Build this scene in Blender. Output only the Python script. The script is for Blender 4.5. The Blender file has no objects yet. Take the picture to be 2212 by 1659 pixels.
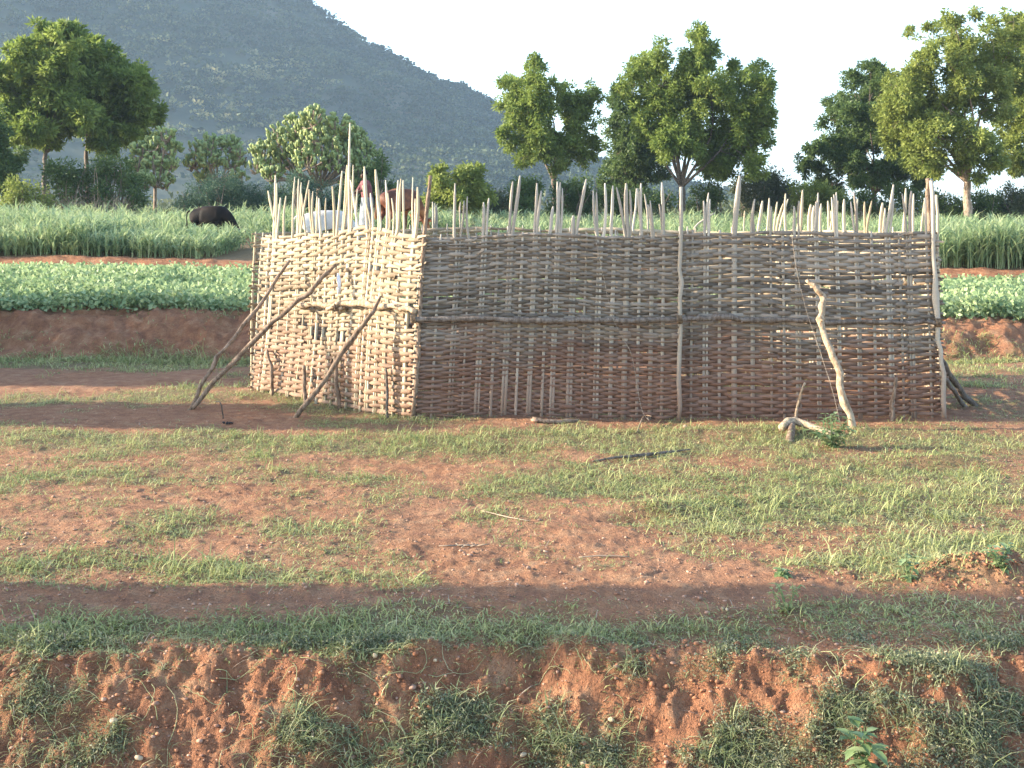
import bpy, bmesh, math, random
import numpy as np
from mathutils import Vector, Matrix

random.seed(7)
R = np.random.default_rng(11)
SC = bpy.context.scene
COL = SC.collection

# ------------------------------------------------------------------ camera, sky, sun, exposure
F = 2600.0            # focal length in units of the 2212-pixel wide photograph
HOR = 500.0           # row of the horizon in the same units
EYE = 1.72            # eye height above the ground at the pen
cam_d = bpy.data.cameras.new('camera')
cam = bpy.data.objects.new('camera', cam_d); COL.objects.link(cam)
cam.location = (0, 0, EYE); cam.rotation_euler = (math.radians(90), 0, 0)
cam_d.sensor_width = 36.0; cam_d.lens = 36.0 * F / 2212.0
cam_d.shift_y = -(829.5 - HOR) / 2212.0
cam_d.clip_start = 0.1; cam_d.clip_end = 8000
SC.camera = cam

SUN_EL = math.radians(17.0)
LIGHT = Vector((1.0, -0.035, 0)).normalized()            # the way the light travels over the ground
sun_dir = Vector((LIGHT.x * math.cos(SUN_EL), LIGHT.y * math.cos(SUN_EL), -math.sin(SUN_EL)))
sun_d = bpy.data.lights.new('sun', 'SUN'); sun = bpy.data.objects.new('sun', sun_d); COL.objects.link(sun)
sun_d.energy = 4.3; sun_d.angle = math.radians(0.9); sun_d.color = (1.0, 0.885, 0.70)
sun.rotation_euler = sun_dir.to_track_quat('-Z', 'Y').to_euler()
sun.location = (-30, 5, 30)

W = bpy.data.worlds.new('World'); SC.world = W; W.use_nodes = True
wn = W.node_tree.nodes; wl = W.node_tree.links
sky = wn.new('ShaderNodeTexSky'); sky.sky_type = 'NISHITA'; sky.sun_disc = False
sky.sun_elevation = SUN_EL
sky.sun_rotation = math.atan2(-LIGHT.x, -LIGHT.y)
sky.altitude = 900; sky.air_density = 1.0; sky.dust_density = 2.0; sky.ozone_density = 1.0
bg = wn['Background']; bg.inputs['Strength'].default_value = 0.15
wl.new(sky.outputs['Color'], bg.inputs['Color'])

SC.view_settings.view_transform = 'Standard'; SC.view_settings.look = 'None'
SC.view_settings.gamma = 1.0; SC.view_settings.use_curve_mapping = False
SC.view_settings.exposure = 2.28
SC.cycles.max_bounces = 6; SC.cycles.diffuse_bounces = 3; SC.cycles.transparent_max_bounces = 6
SC.cycles.volume_bounces = 0

# ------------------------------------------------------------------ helpers
def at(u, v, Y):
    """point on the view ray of photograph position (u, v) at real distance Y"""
    return np.array([(u - 1106.0) * Y / F, Y, EYE - (v - HOR) * Y / F])

def _h(ix, iy, seed):
    ix = ix.astype(np.int64).astype(np.uint32); iy = iy.astype(np.int64).astype(np.uint32)
    n = ix * np.uint32(374761393) + iy * np.uint32(668265263) + np.uint32((seed * 1442695041 + 12345) & 0xffffffff)
    n = (n ^ (n >> np.uint32(13))) * np.uint32(1274126177)
    n = n ^ (n >> np.uint32(16))
    return n.astype(np.float64) / 4294967295.0

def vn(x, y, seed=0):
    x = np.atleast_1d(np.asarray(x, float)); y = np.atleast_1d(np.asarray(y, float))
    fx = np.floor(x); fy = np.floor(y); tx = x - fx; ty = y - fy
    tx = tx * tx * tx * (tx * (tx * 6 - 15) + 10); ty = ty * ty * ty * (ty * (ty * 6 - 15) + 10)
    a = _h(fx, fy, seed); b = _h(fx + 1, fy, seed); c = _h(fx, fy + 1, seed); d = _h(fx + 1, fy + 1, seed)
    return (a + (b - a) * tx) * (1 - ty) + (c + (d - c) * tx) * ty

def fbm(x, y, octv=4, seed=0, gain=0.5):
    s = 0; a = 1.0; t = 0; f = 1.0
    x = np.asarray(x, float); y = np.asarray(y, float)
    for k in range(octv):
        s = s + a * (vn(x * f + 17.3 * k, y * f - 9.1 * k, seed + k) * 2 - 1); t += a; a *= gain; f *= 2.03
    return s / t

def smooth(a, b, x):
    t = np.clip((np.asarray(x, float) - a) / (b - a), 0, 1); return t * t * (3 - 2 * t)

PY = np.array([-80, 0.9, 2.3, 3.5, 4.30, 5.02, 5.45, 16.1, 16.95, 17.6, 24.6, 25.0, 25.5, 40, 50, 70, 150, 400, 4000.])
PZ = np.array([0.1, 0.1, -.78, -.82, -.66, -.05, 0, 0, .50, .55, .84, .86, 1.05, 1.68, 1.95, 2.25, 3, 6, 10.])

def ground(x, y, fine=True):
    x = np.asarray(x, float); y = np.asarray(y, float)
    near = np.exp(-((y - 4.7) / 1.0) ** 2)
    yy = y + near * (0.16 * fbm(x * 1.3, x * 0 + 3.1, 3, 5) + 0.12 * (smooth(0.1, 1.4, x) - 0.45)) + np.exp(-((y - 16.6) / 1.5) ** 2) * 0.35 * fbm(x * .5, x * 0 + 1.7, 3, 6)
    z = np.interp(yy, PY, PZ)
    z = z - 0.013 * x * smooth(15.5, 18, y) * (1 - smooth(60, 200, y))
    z = z + 0.28 * np.exp(-((x + 3.6) / 2.6) ** 2 - ((y - 32) / 3.4) ** 2)
    mid = smooth(4.9, 6, y) * (1 - smooth(60, 120, y))
    z = z + mid * 0.035 * fbm(x * .7, y * .7, 3, 8)
    if fine:
        z = z + smooth(3, 5, y) * (1 - smooth(30, 60, y)) * 0.013 * fbm(x * 5, y * 5, 3, 9)
        bank = smooth(3.9, 4.3, y) * (1 - smooth(4.95, 5.2, yy))
        rid = 1 - np.abs(fbm(x * 3.2, y * 2.0, 3, 21)) * 2.2
        z = z + bank * (0.060 * fbm(x * 3.2, y * 3.0, 4, 10) + 0.015 * rid + 0.030 * fbm(x * 8, y * 9, 3, 11) + 0.026 * fbm(x * 19, y * 21, 3, 12) + 0.016 * np.abs(fbm(x * 40, y * 44, 2, 13)))
        b2 = smooth(15.9, 16.4, y) * (1 - smooth(17, 17.5, y))
        z = z + b2 * (0.09 * fbm(x * 2.2, y * 2.2, 4, 14) + .07 * fbm(x * 7, y * 7, 3, 18))
        b3 = smooth(24.6, 25.0, y) * (1 - smooth(25.5, 25.9, y)); z = z + b3 * 0.05 * fbm(x * 2.5, y * 2.5, 3, 15)
        z = z + smooth(4.9, 5.3, y) * (1 - smooth(12, 15, y)) * (0.016 * np.maximum(fbm(x * 9, y * 9, 3, 17), 0) + 0.010 * np.abs(fbm(x * 22, y * 22, 2, 16)))
        # spoil heap at the right and scoops by the crooked prop
        z = z + 0.11 * np.exp(-((x - 2.33) / .32) ** 2 - ((y - 5.95) / .17) ** 2) * (1 + .5 * fbm(x * 12, y * 12, 3, 31))
        z = z + 0.06 * np.exp(-((x - 3.25) / .35) ** 2 - ((y - 9.0) / .2) ** 2) - 0.05 * np.exp(-((x - 3.2) / .25) ** 2 - ((y - 8.75) / .12) ** 2)
        z = z + 0.05 * np.exp(-((x - .8) / .3) ** 2 - ((y - 7.35) / .12) ** 2) - 0.05 * np.exp(-((x - .75) / .2) ** 2 - ((y - 7.1) / .1) ** 2)
        z = z + 0.06 * np.exp(-((x - 1.75) / .9) ** 2 - ((y - 10.3) / .12) ** 2)*.6
    return z

def gz(x, y): return float(ground(np.array([x]), np.array([y]))[0])

class MB:
    """collects verts and faces (numpy) and links them as ONE mesh object"""
    def __init__(s): s.v = []; s.f = []; s.t = []; s.n = 0
    def add(s, verts, faces, tint=0.5):
        verts = np.asarray(verts, float).reshape(-1, 3)
        s.v.append(verts)
        for f in (faces if isinstance(faces, list) else [faces]):
            f = np.asarray(f, np.int64)
            if f.size: s.f.append(f + s.n)
        t = np.asarray(tint, float)
        s.t.append(np.full(len(verts), float(t)) if t.ndim == 0 else t)
        s.n += len(verts)
    def build(s, name, mat, parent=None, smooth_=False, origin=None):
        V = np.concatenate(s.v); T = np.concatenate(s.t)
        if origin is None and parent is not None: origin = parent['_w'] if '_w' in parent else None
        if origin is not None: V = V - np.array(origin)
        me = bpy.data.meshes.new(name)
        me.vertices.add(len(V)); me.vertices.foreach_set('co', V.ravel())
        tot = np.concatenate([np.full(len(f), f.shape[1]) for f in s.f])
        lv = np.concatenate([f.ravel() for f in s.f])
        me.loops.add(len(lv)); me.loops.foreach_set('vertex_index', lv.astype(np.int32))
        st = np.concatenate([[0], np.cumsum(tot)[:-1]])
        me.polygons.add(len(tot)); me.polygons.foreach_set('loop_start', st.astype(np.int32))
        me.polygons.foreach_set('loop_total', tot.astype(np.int32))
        if smooth_: me.polygons.foreach_set('use_smooth', np.ones(len(tot), bool))
        a = me.attributes.new('tint', 'FLOAT', 'POINT'); a.data.foreach_set('value', T.astype(np.float32))
        me.update(calc_edges=True); me.validate()
        me.materials.append(mat)
        o = bpy.data.objects.new(name, me); COL.objects.link(o)
        if parent is not None: o.parent = parent
        elif origin is not None: o.location = origin
        return o

def thing(name, label, cat, loc, group=None):
    o = bpy.data.objects.new(name, None); COL.objects.link(o); o.location = loc
    o.empty_display_size = .2
    o['label'] = label; o['category'] = cat; o['_w'] = [float(c) for c in loc]
    if group: o['group'] = group
    return o
def tag(o, label, cat, group=None):
    o['label'] = label; o['category'] = cat
    if group: o['group'] = group
    return o
def kind(o, k): o['kind'] = k; return o

def tube(mb, pts, rad, seg=7, tint=.5, flat=1.0, wob=0.0, cap=True):
    pts = np.asarray(pts, float); n = len(pts); rad = np.broadcast_to(np.asarray(rad, float), (n,))
    d = np.gradient(pts, axis=0); d /= np.linalg.norm(d, axis=1)[:, None] + 1e-9
    ref = np.array([0, 1., 0]) if abs(d[0][1]) < .8 else np.array([1., 0, 0])
    V = []
    for i in range(n):
        a = np.cross(ref, d[i]); a /= np.linalg.norm(a) + 1e-9; b = np.cross(d[i], a)
        th = np.arange(seg) * 2 * math.pi / seg
        rr = rad[i] * (1 + wob * R.uniform(-1, 1, seg))
        V.append(pts[i] + np.outer(np.cos(th) * rr, a) + np.outer(np.sin(th) * rr * flat, b))
    V = np.concatenate(V)
    i = np.arange(n - 1)[:, None] * seg; j = np.arange(seg)[None, :]; j2 = (j + 1) % seg
    q = np.stack([i + j, i + j2, i + seg + j2, i + seg + j], -1).reshape(-1, 4)
    fs = [q]
    if cap:
        c0 = len(V); V = np.concatenate([V, pts[:1], pts[-1:]])
        k = np.arange(seg); k2 = (k + 1) % seg
        fs.append(np.stack([np.full(seg, c0), k2, k], -1)); m = (n - 1) * seg
        fs.append(np.stack([np.full(seg, c0 + 1), m + k, m + k2], -1))
    mb.add(V, fs, tint)

def spline(pts, n):
    """smooth polyline through pts"""
    P = np.asarray(pts, float); m = len(P); t = np.linspace(0, m - 1, n); out = []
    for x in t:
        i = min(int(x), m - 2); f = x - i
        p0 = P[max(i - 1, 0)]; p1 = P[i]; p2 = P[i + 1]; p3 = P[min(i + 2, m - 1)]
        out.append(.5 * ((2 * p1) + (-p0 + p2) * f + (2 * p0 - 5 * p1 + 4 * p2 - p3) * f * f + (-p0 + 3 * p1 - 3 * p2 + p3) * f ** 3))
    return np.array(out)

def unit(a): return a / (np.linalg.norm(a, axis=-1, keepdims=True) + 1e-9)

def leaves(mb, base, d, L, Wd, tint, fold=0.25):
    """rhombus leaves: base point, direction, length, width (arrays)"""
    n = len(base); d = unit(d)
    rnd = unit(R.normal(size=(n, 3))); side = unit(np.cross(d, rnd)); nor = np.cross(side, d)
    L = np.broadcast_to(L, (n,))[:, None]; Wd = np.broadcast_to(Wd, (n,))[:, None]
    v0 = base; v2 = base + d * L
    v1 = base + d * L * .45 + side * Wd * .5 + nor * Wd * fold
    v3 = base + d * L * .45 - side * Wd * .5 + nor * Wd * fold
    V = np.stack([v0, v1, v2, v3], 1).reshape(-1, 3)
    q = np.arange(n * 4).reshape(n, 4)
    mb.add(V, q, np.repeat(np.broadcast_to(tint, (n,)), 4))

def blades(mb, base, d, L, Wd, bend, tint):
    """grass blades / strap leaves that rise along d and arch over"""
    n = len(base); d = unit(d); L = np.broadcast_to(L, (n,))[:, None]; Wd = np.broadcast_to(Wd, (n,))[:, None]
    hz = d.copy(); hz[:, 2] = 0; hz = unit(hz + R.normal(size=(n, 3)) * [.05, .05, 0])
    side = unit(np.cross(hz, np.array([0, 0, 1.]))); yaw = R.uniform(-.6, .6, n)[:, None]
    side = unit(side * np.cos(yaw) + hz * np.sin(yaw))
    b = np.broadcast_to(bend, (n,))[:, None]
    P = []
    p = base; dd = d
    for k in range(4):
        P.append(p); p = p + dd * L / 3
        dd = unit(dd + (hz * .55 - np.array([0, 0, 1.]) * .75) * b)
    w = [.7, 1.0, .75, .08]
    V = np.stack([P[0] - side * Wd * w[0] / 2, P[0] + side * Wd * w[0] / 2, P[1] - side * Wd * w[1] / 2, P[1] + side * Wd * w[1] / 2,
                  P[2] - side * Wd * w[2] / 2, P[2] + side * Wd * w[2] / 2, P[3]], 1).reshape(-1, 3)
    i = np.arange(n)[:, None] * 7
    q = np.concatenate([i + np.array([[0, 1, 3, 2]]), i + np.array([[2, 3, 5, 4]])])
    t = i + np.array([[4, 5, 6]])
    mb.add(V, [q, t], np.repeat(np.broadcast_to(tint, (n,)), 7))

_ico_v = None
def rocks(mb, c, s, tint, flat=.7):
    """irregular little stones (arrays of centres and sizes)"""
    g = (1 + 5 ** .5) / 2
    v = unit(np.array([[-1, g, 0], [1, g, 0], [-1, -g, 0], [1, -g, 0], [0, -1, g], [0, 1, g], [0, -1, -g], [0, 1, -g], [g, 0, -1], [g, 0, 1], [-g, 0, -1], [-g, 0, 1]], float))
    f = np.array([[0, 11, 5], [0, 5, 1], [0, 1, 7], [0, 7, 10], [0, 10, 11], [1, 5, 9], [5, 11, 4], [11, 10, 2], [10, 7, 6], [7, 1, 8], [3, 9, 4], [3, 4, 2], [3, 2, 6], [3, 6, 8], [3, 8, 9], [4, 9, 5], [2, 4, 11], [6, 2, 10], [8, 6, 7], [9, 8, 1]])
    n = len(c); a = R.uniform(0, 6.28, n); ca, sa = np.cos(a), np.sin(a)
    V = v[None] * R.uniform(.65, 1.2, (n, 12, 1)) * np.stack([R.uniform(.7, 1.3, n), R.uniform(.7, 1.3, n), R.uniform(.6, 1, n) * flat], 1)[:, None]
    X = V[..., 0] * ca[:, None] - V[..., 1] * sa[:, None]; Yv = V[..., 0] * sa[:, None] + V[..., 1] * ca[:, None]
    V = np.stack([X, Yv, V[..., 2]], -1) * np.asarray(s)[:, None, None] + np.asarray(c)[:, None]
    F_ = (f[None] + (np.arange(n) * 12)[:, None, None]).reshape(-1, 3)
    mb.add(V.reshape(-1, 3), F_, np.repeat(np.broadcast_to(tint, (n,)), 12))

# ------------------------------------------------------------------ materials
def mat(name):
    m = bpy.data.materials.new(name); m.use_nodes = True
    nt = m.node_tree; b = nt.nodes['Principled BSDF']; b.inputs['Roughness'].default_value = .85
    b.inputs['Specular IOR Level'].default_value = .2
    return m, nt, b
def N(nt, t, **kw):
    n = nt.nodes.new(t)
    for k, v in kw.items():
        if k in n.inputs: n.inputs[k].default_value = v
        else: setattr(n, k, v)
    return n
def ramp(nt, src, stops):
    r = nt.nodes.new('ShaderNodeValToRGB'); e = r.color_ramp.elements
    while len(e) < len(stops): e.new(.5)
    for el, (p, c) in zip(e, stops): el.position = p; el.color = (*c, 1)
    nt.links.new(src, r.inputs['Fac']); return r.outputs['Color']
def mix(nt, fac, a, b, mode='MIX'):
    m = nt.nodes.new('ShaderNodeMix'); m.data_type = 'RGBA'; m.blend_type = mode
    for i, s in ((0, fac), (6, a), (7, b)):
        if isinstance(s, (int, float)): m.inputs[i].default_value = s
        elif isinstance(s, tuple): m.inputs[i].default_value = (*s, 1)
        else: nt.links.new(s, m.inputs[i])
    return m.outputs[2]
def noise(nt, scale, detail=4, rough=.6, vec=None, stretch=None):
    n = nt.nodes.new('ShaderNodeTexNoise'); n.inputs['Scale'].default_value = scale
    n.inputs['Detail'].default_value = detail; n.inputs['Roughness'].default_value = rough
    if vec is None: vec = nt.nodes.new('ShaderNodeNewGeometry').outputs['Position']
    if stretch:
        mp = nt.nodes.new('ShaderNodeMapping'); mp.inputs['Scale'].default_value = stretch
        nt.links.new(vec, mp.inputs['Vector']); vec = mp.outputs['Vector']
    nt.links.new(vec, n.inputs['Vector']); return n.outputs['Fac']
def attr(nt, name='tint'):
    a = nt.nodes.new('ShaderNodeAttribute'); a.attribute_name = name; return a.outputs['Fac']
def mth(nt, op, a, b=None, clamp=False):
    m = nt.nodes.new('ShaderNodeMath'); m.operation = op; m.use_clamp = clamp
    for i, s in ((0, a), (1, b)):
        if s is None: continue
        if isinstance(s, (int, float)): m.inputs[i].default_value = s
        else: nt.links.new(s, m.inputs[i])
    return m.outputs[0]
def bump(nt, b, h, strength=.5, dist=.02):
    n = nt.nodes.new('ShaderNodeBump'); n.inputs['Strength'].default_value = strength; n.inputs['Distance'].default_value = dist
    nt.links.new(h, n.inputs['Height']); nt.links.new(n.outputs['Normal'], b.inputs['Normal'])

def leaf_mat(name, stops, trans=.3, rough=.6, clump=None):
    m, nt, b = mat(name)
    f = attr(nt)
    if clump:
        f = mth(nt, 'ADD', mth(nt, 'MULTIPLY', f, .6), mth(nt, 'MULTIPLY', noise(nt, clump, 2), .4))
    c = ramp(nt, f, stops)
    nt.links.new(c, b.inputs['Base Color']); b.inputs['Roughness'].default_value = rough
    t = nt.nodes.new('ShaderNodeBsdfTranslucent'); nt.links.new(c, t.inputs['Color'])
    ms = nt.nodes.new('ShaderNodeMixShader'); ms.inputs[0].default_value = trans
    nt.links.new(b.outputs[0], ms.inputs[1]); nt.links.new(t.outputs[0], ms.inputs[2])
    nt.links.new(ms.outputs[0], nt.nodes['Material Output'].inputs['Surface'])
    return m

M = {}
def mk_soil():
    m, nt, b = mat('red_soil')
    big = noise(nt, .9, 5, .6); midn = noise(nt, 7, 5, .65); fine = noise(nt, 70, 4, .7)
    red = ramp(nt, midn, [(.28, (.20, .090, .055)), (.5, (.345, .166, .086)), (.72, (.455, .265, .150))])
    org = ramp(nt, midn, [(.3, (.20, .088, .050)), (.52, (.345, .155, .080)), (.75, (.47, .28, .16))])
    pinkf = ramp(nt, big, [(.38, (0, 0, 0)), (.62, (1, 1, 1))])
    base = mix(nt, mth(nt, 'MULTIPLY', pinkf, .35), red, (.385, .212, .128))
    base = mix(nt, attr(nt, 'bank'), base, org)
    fr = ramp(nt, fine, [(.25, (.60, .58, .56)), (.5, (1, 1, 1)), (.8, (1.25, 1.22, 1.2))])
    base = mix(nt, 1.0, base, fr, 'MULTIPLY')
    gr = ramp(nt, noise(nt, 30, 3), [(.3, (.10, .105, .05)), (.7, (.21, .20, .10))])
    base = mix(nt, attr(nt, 'grassy'), base, gr)
    nt.links.new(base, b.inputs['Base Color']); b.inputs['Roughness'].default_value = .95
    h = mth(nt, 'ADD', mth(nt, 'MULTIPLY', noise(nt, 28, 6, .7), .7), mth(nt, 'MULTIPLY', noise(nt, 110, 3, .7), .35))
    bump(nt, b, h, 1.0, .06)
    return m
M['soil'] = mk_soil()

def mk_bamboo(name, lo, hi, mud=0.0, mudz=0.75):
    m, nt, b = mat(name)
    g = noise(nt, 9, 3, .6, stretch=(1, 1, 6))
    f = mth(nt, 'ADD', mth(nt, 'MULTIPLY', attr(nt), .75), mth(nt, 'MULTIPLY', g, .3))
    c = ramp(nt, f, [(.1, lo), (.55, tuple((a + q) / 2 for a, q in zip(lo, hi))), (.95, hi)])
    if mud:
        z = nt.nodes.new('ShaderNodeSeparateXYZ'); nt.links.new(nt.nodes.new('ShaderNodeNewGeometry').outputs['Position'], z.inputs[0])
        k = mth(nt, 'ADD', mth(nt, 'MULTIPLY', z.outputs['Z'], -1.0 / .5), mudz / .5 + .5)
        k = mth(nt, 'ADD', k, mth(nt, 'MULTIPLY', mth(nt, 'SUBTRACT', noise(nt, 2.2, 3), .5), 2.4))
        k = mth(nt, 'MULTIPLY', mth(nt, 'ADD', k, 0, True), mud, True)
        c = mix(nt, k, c, mix(nt, noise(nt, 25, 3), (.14, .065, .045), (.27, .135, .085)))
    nt.links.new(c, b.inputs['Base Color']); b.inputs['Roughness'].default_value = .7
    bump(nt, b, noise(nt, 60, 3, .6, stretch=(1, 1, 5)), .35, .004)
    return m
M['bamboo_pale'] = mk_bamboo('pale_bamboo_strip', (.175, .122, .075), (.45, .36, .245), .6, .72)  # sunlit paleness of the left panel put into this strip colour, plus mud
M['bamboo_grey'] = mk_bamboo('shaded_bamboo_strip', (.095, .076, .060), (.325, .27, .215), .75, .66)  # shade of the front panels put into a greyer strip colour, plus mud
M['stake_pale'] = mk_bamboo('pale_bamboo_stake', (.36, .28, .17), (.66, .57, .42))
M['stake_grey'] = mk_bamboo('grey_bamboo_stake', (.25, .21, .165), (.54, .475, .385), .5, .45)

def mk_wood(name, lo, hi, sc=14):
    m, nt, b = mat(name)
    f = mth(nt, 'ADD', mth(nt, 'MULTIPLY', attr(nt), .25), mth(nt, 'MULTIPLY', noise(nt, sc, 6, .75), .75))
    c = ramp(nt, f, [(.32, lo), (.62, hi)]); dk = ramp(nt, noise(nt, sc * 2.6, 4, .7, stretch=(1, 1, .35)), [(.42, (.45, .40, .36)), (.56, (1, 1, 1))]); c = mix(nt, .8, c, dk, 'MULTIPLY'); nt.links.new(c, b.inputs['Base Color'])
    bump(nt, b, noise(nt, sc * 3, 4, .7), .9, .012); return m
M['pole'] = mk_wood('debarked_pole_wood', (.16, .105, .07), (.34, .25, .18))
M['pole_pale'] = mk_wood('pale_debarked_wood', (.27, .19, .12), (.52, .40, .28))
M['pole_dark'] = mk_wood('dark_weathered_wood', (.085, .065, .053), (.25, .205, .17))
M['bark'] = mk_wood('tree_bark', (.10, .075, .06), (.26, .20, .16), 6)
M['bark_pale'] = mk_wood('pale_tree_bark', (.24, .17, .12), (.44, .34, .26), 6)

M['leaf_neem'] = leaf_mat('neem_leaf', [(.0, (.055, .098, .026)), (.5, (.18, .24, .052)), (1, (.36, .41, .11))], .45, .5, .9)
M['leaf_dark'] = leaf_mat('dark_leaf', [(.0, (.036, .066, .026)), (.5, (.090, .140, .044)), (1, (.18, .235, .07))], .36, .5, .9)
M['leaf_olive'] = leaf_mat('olive_leaf', [(.0, (.080, .112, .030)), (.5, (.22, .265, .062)), (1, (.39, .42, .13))], .45, .5, .8)
M['leaf_blue'] = leaf_mat('bluegreen_leaf', [(.0, (.035, .065, .045)), (.5, (.065, .115, .075)), (1, (.12, .175, .09))], .3, .6, .8)
M['leaf_grey'] = leaf_mat('greygreen_leaf', [(.0, (.05, .065, .035)), (.5, (.095, .115, .06)), (1, (.19, .20, .11))], .3, .6, .8)
M['euphorbia'] = leaf_mat('euphorbia_stem', [(.0, (.10, .14, .055)), (.5, (.24, .29, .11)), (1, (.42, .46, .20))], .08, .5)
M['sorghum'] = leaf_mat('sorghum_leaf', [(.0, (.10, .18, .10)), (.45, (.25, .335, .16)), (.8, (.43, .48, .25)), (1, (.58, .58, .34))], .4, .5, .5)
M['bean'] = leaf_mat('bean_leaf', [(.0, (.075, .15, .08)), (.5, (.27, .36, .165)), (1, (.54, .58, .32))], .35, .5, 1.2)
M['grass'] = leaf_mat('grass_blade', [(.0, (.10, .15, .06)), (.4, (.29, .32, .12)), (.75, (.50, .48, .23)), (1, (.62, .54, .33))], .35, .6, 1.3)
M['bank_grass'] = leaf_mat('dusty_grass_blade', [(.0, (.11, .16, .065)), (.4, (.26, .30, .13)), (.75, (.46, .44, .24)), (1, (.62, .54, .36))], .3, .6, 1.3)
M['cover'] = leaf_mat('creeper_leaf', [(.0, (.075, .095, .055)), (.5, (.21, .22, .13)), (1, (.46, .43, .28))], .2, .5)
M['weed'] = leaf_mat('weed_leaf', [(.0, (.09, .15, .06)), (.5, (.18, .26, .11)), (1, (.33, .39, .20))], .35, .45)
M['dry'] = leaf_mat('dry_twig', [(.0, (.16, .11, .08)), (.5, (.30, .23, .17)), (1, (.50, .40, .28))], .1, .8)
M['hillbush'] = leaf_mat('hill_bush_leaf', [(.0, (.020, .036, .022)), (.4, (.05, .072, .034)), (.75, (.12, .135, .058)), (1, (.30, .27, .13))], .2, .8)
def mk_simple(name, stops, sc=8, rough=.8, st=None):
    m, nt, b = mat(name); c = ramp(nt, noise(nt, sc, 5, .6, stretch=st), stops); nt.links.new(c, b.inputs['Base Color'])
    b.inputs['Roughness'].default_value = rough; bump(nt, b, noise(nt, sc * 6, 3), .4, .01); return m
M['hill'] = mk_simple('hillside_scrub', [(.3, (.03, .045, .028)), (.55, (.06, .065, .04)), (.75, (.14, .105, .07))], .03)
M['hide_black'] = mk_simple('black_hide', [(.35, (.008, .007, .007)), (.6, (.02, .014, .012)), (.72, (.06, .03, .02)), (.78, (.18, .15, .13))], 3.5, .6)
M['hide_brown'] = mk_simple('brown_hide', [(.40, (.085, .028, .016)), (.5, (.17, .06, .026)), (.6, (.36, .16, .065))], 1.6, .6)
for _k in ('hide_black',): M[_k].node_tree.nodes['Principled BSDF'].inputs['Specular IOR Level'].default_value = .04
M['hide_white'] = mk_simple('white_hide', [(.35, (.38, .35, .32)), (.65, (.56, .53, .49))], 3, .7)
M['horn'] = mk_simple('horn', [(.4, (.10, .085, .07)), (.6, (.25, .21, .17))], 20, .4)
M['skin'] = mk_simple('dark_skin', [(.4, (.085, .045, .03)), (.6, (.115, .06, .04))], 20, .55)
M['hair'] = mk_simple('black_hair', [(.4, (.008, .007, .007)), (.6, (.016, .014, .013))], 60, .7)
M['cloth_red'] = mk_simple('dusty_red_cloth', [(.35, (.12, .045, .05)), (.65, (.20, .085, .085))], 9, .9)
M['cloth_grey'] = mk_simple('grey_wrap_cloth', [(.35, (.14, .155, .17)), (.65, (.24, .26, .28))], 9, .9)
def mk_stone(name, lo, hi):
    m, nt, b = mat(name); f = mth(nt, 'ADD', mth(nt, 'MULTIPLY', attr(nt), .6), mth(nt, 'MULTIPLY', noise(nt, 60, 4), .4))
    nt.links.new(ramp(nt, f, [(.2, lo), (.8, hi)]), b.inputs['Base Color']); bump(nt, b, noise(nt, 150, 3), .4, .004); return m
M['clod'] = mk_stone('soil_clod', (.17, .085, .055), (.50, .31, .21))
M['clod_red'] = mk_stone('red_clod', (.20, .085, .045), (.46, .22, .115))
M['stone'] = mk_stone('pale_stone', (.26, .18, .11), (.54, .42, .27))
M['charcoal'] = mk_stone('charcoal', (.012, .011, .012), (.05, .045, .045))
M['wire'] = mk_simple('dry_vine', [(.4, (.20, .16, .12)), (.6, (.36, .30, .24))], 40, .7)
M['rag'] = mk_simple('white_rag', [(.4, (.60, .60, .62)), (.6, (.78, .78, .80))], 20, .9)
M['bark_rope'] = mk_simple('bark_rope', [(.4, (.12, .08, .05)), (.6, (.28, .2, .13))], 40, .9)

# ------------------------------------------------------------------ ground: one sheet to the horizon
def uv_of(x, y): return 1106 + x * F / y, HOR + EYE * F / y
# world-placed grass patches (centre seen in the photograph, radii in the same units, weight), level ground only
PATCH = [(330, 955, 420, 22, 1.0), (1000, 960, 420, 26, 1.0), (1500, 950, 400, 26, .9), (2100, 950, 220, 40, .9), (1250, 1050, 170, 24, 1.7),
         (1560, 1040, 330, 60, .55), (1980, 1050, 330, 55, .75), (1550, 1130, 220, 28, .9), (1950, 1130, 240, 35, .5), (2080, 1180, 140, 26, .9),
         (200, 1020, 330, 40, .35), (640, 1010, 240, 45, .35), (390, 1125, 90, 22, .7), (760, 1145, 80, 14, .8), (620, 1155, 90, 13, .6),
         (420, 1225, 90, 16, .6), (590, 1235, 80, 14, .55), (170, 1215, 130, 22, .4), (60, 1225, 70, 16, .7), (870, 1215, 50, 8, .8), (1300, 1225, 70, 14, 1.0),
         (1185, 1212, 40, 10, .7), (1700, 1100, 200, 40, .5), (850, 1090, 120, 18, .5), (1060, 1120, 90, 16, .5), (500, 1352, 520, 20, 1.0), (1250, 1352, 520, 22, 1.0),
         (1800, 1315, 300, 24, .6), (2120, 1300, 140, 30, .6), (100, 1362, 200, 20, .5), (200, 787, 520, 9, 1.3), (1780, 1215, 120, 18, .6), (2000, 1240, 120, 26, .8),
         (300, 862, 420, 14, 1.1), (700, 880, 130, 15, .9), (760, 905, 150, 12, .8), (2150, 800, 130, 30, .7),
         (1500, 1250, 330, 26, -1.0), (1000, 1200, 200, 40, -.5), (900, 1290, 900, 14, -.6), (320, 905, 380, 22, -.55), (300, 1285, 400, 20, -.6), (980, 1160, 120, 40, -.5), (200, 825, 420, 14, -.5)]
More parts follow.
